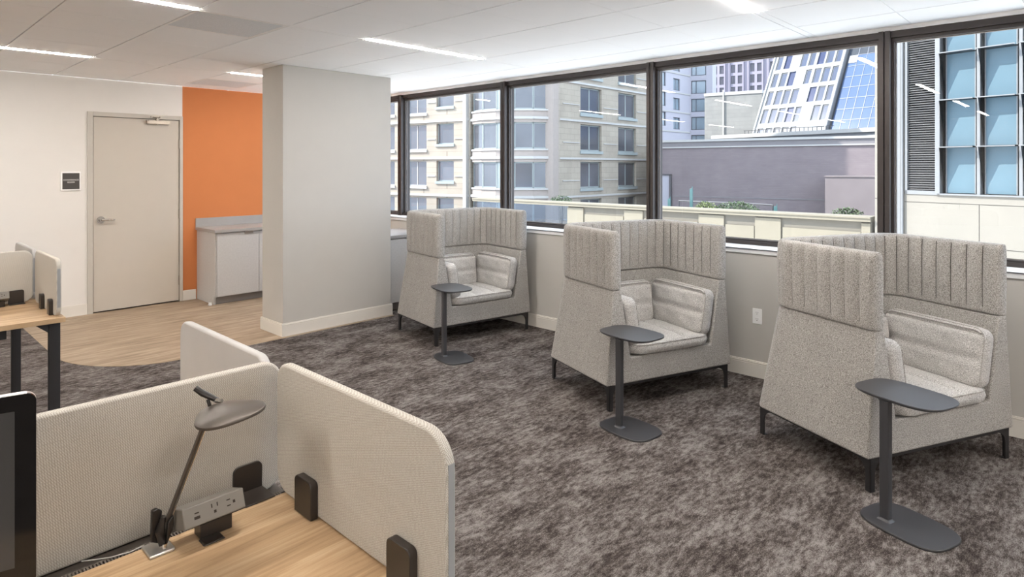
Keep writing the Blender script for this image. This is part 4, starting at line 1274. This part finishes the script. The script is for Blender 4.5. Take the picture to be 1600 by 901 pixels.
tag(MB().box(-30, 260, -80, 160, -8.6, -8.0).build('street_ground', M['street']), 'ground between the buildings', kind='structure')

# vent stub on the terrace
vs = MB(); vs.cyl((11.0, 3.92, -2.2), .055, 2.2, 'z', 14); vs.cyl((11.0, 3.92, .0), .07, .07, 'z', 14, .03)
vs = vs.build('vent_pipe', M['corniceE'], smooth=True); tag(vs, 'short grey vent pipe standing in front of the parapet', 'pipe')
vs.location = (0, 0, -.02)

# plants and pipework behind the parapet
def shrub(x, y, z, w, h, n, m, label):
    r = empty('shrub', (x, y, z)); lf = MB()
    for i in range(n):
        a = random.uniform(0, 2 * PI); rr = random.random() ** .6 * w
        p = Vector((math.cos(a) * rr * .5, math.sin(a) * rr, random.random() ** .8 * h * (1 - .55 * (rr / w) ** 2)))
        q = Vector((random.uniform(-1, 1), random.uniform(-1, 1), random.uniform(-.2, 1))).normalized() * random.uniform(.05, .09)
        s_ = q.cross(Vector((random.uniform(-1, 1), random.uniform(-1, 1), random.uniform(-1, 1)))).normalized() * .022
        vs_ = [lf.bm.verts.new(v) for v in (p, p + q * .5 + s_, p + q, p + q * .5 - s_)]
        lf.face(vs_)
    lf.build('foliage', m, r)
    st = MB()
    for i in range(9):
        a = random.uniform(0, 2 * PI); rr = random.uniform(.2, .8) * w
        st.tube([(0, math.sin(a) * rr * .3, -.9), (math.cos(a) * rr * .3, math.sin(a) * rr * .7, h * .3), (math.cos(a) * rr * .5, math.sin(a) * rr, h * .75)], .008, 5)
    st.build('stems', M['pipe'], r)
    tag(r, label, 'shrub', 'shrubs behind the parapet')
shrub(21.12, 10.35, .05, .45, .30, 420, M['leaf2'], 'yellow-green shrub behind the parapet at the left of the wide middle window')
shrub(21.12, 9.2, .05, .75, .36, 700, M['leaf'], 'broad olive shrub behind the parapet, second from the left')
shrub(21.12, 5.75, .05, .45, .30, 420, M['leaf'], 'green shrub behind the parapet near the right end of the wide middle window')
shrub(21.12, 17.0, .02, .55, .36, 420, M['leaf'], 'small shrub above the parapet in front of the stone apartment block')
pt = MB(); pt.tube([(21.6, 11.7, .32), (21.6, 9.0, .32), (21.6, 8.2, .30)], .03, 8); pt.tube([(21.6, 8.2, .30), (21.6, 8.2, -.8)], .03, 8); pt.tube([(21.6, 11.7, .32), (21.6, 11.7, -.8)], .03, 8)
tag(pt.build('pipe_run', M['pipe'], smooth=True), 'grey pipe run behind the parapet and shrubs', 'pipe')
for (yy, h_, lb) in ((11.05, .80, 'teal post with a pale edge behind the parapet, taller one'), (11.95, .40, 'short teal post behind the parapet at the window edge'), (8.0, .28, 'small teal fitting behind the parapet at the end of the pipe run')):
    g = MB(); g.prism(rrect(21.28, 21.36, yy - .05, yy + .05, .01, 2), -1, h_); g.box(21.27, 21.29, yy - .07, yy - .04, -1, h_ + .08)
    tag(g.build('service_post', M['teal']), lb, 'post')

# ------------------------------------------------------------------ light
sc = bpy.context.scene
wd = bpy.data.worlds.new('sky'); sc.world = wd; wd.use_nodes = True
bg = wd.node_tree.nodes['Background']; bg.inputs['Color'].default_value = (0.72, 0.84, 1.0, 1); bg.inputs['Strength'].default_value = 3.4
sun = bpy.data.lights.new('sun', 'SUN'); sun.energy = 10.0; sun.angle = math.radians(.53); sun.color = (1, .95, .88)
so_ = bpy.data.objects.new('sun', sun); COL.objects.link(so_)
so_.rotation_euler = Vector((.47, -.62, -.65)).to_track_quat('-Z', 'Y').to_euler()

# ------------------------------------------------------------------ camera
F_, HY = 981.125, 262.0
cam = bpy.data.cameras.new('camera'); co = bpy.data.objects.new('camera', cam); COL.objects.link(co)
cam.sensor_width = 36.0; cam.lens = F_ / 1600 * 36.0
cam.shift_y = -(450.5 - HY) / 1600
cam.clip_start = .05; cam.clip_end = 600
co.location = (0, 0, 1.57)
yaw = math.atan2(925.8, F_)
co.rotation_euler = (PI / 2, 0, yaw - PI / 2)
sc.camera = co
sc.view_settings.view_transform = 'Standard'; sc.view_settings.look = 'None'; sc.view_settings.gamma = 1.0
sc.view_settings.use_curve_mapping = False
sc.view_settings.exposure = 0.5
sc.cycles.max_bounces = 10; sc.cycles.diffuse_bounces = 6; sc.cycles.transparent_max_bounces = 16
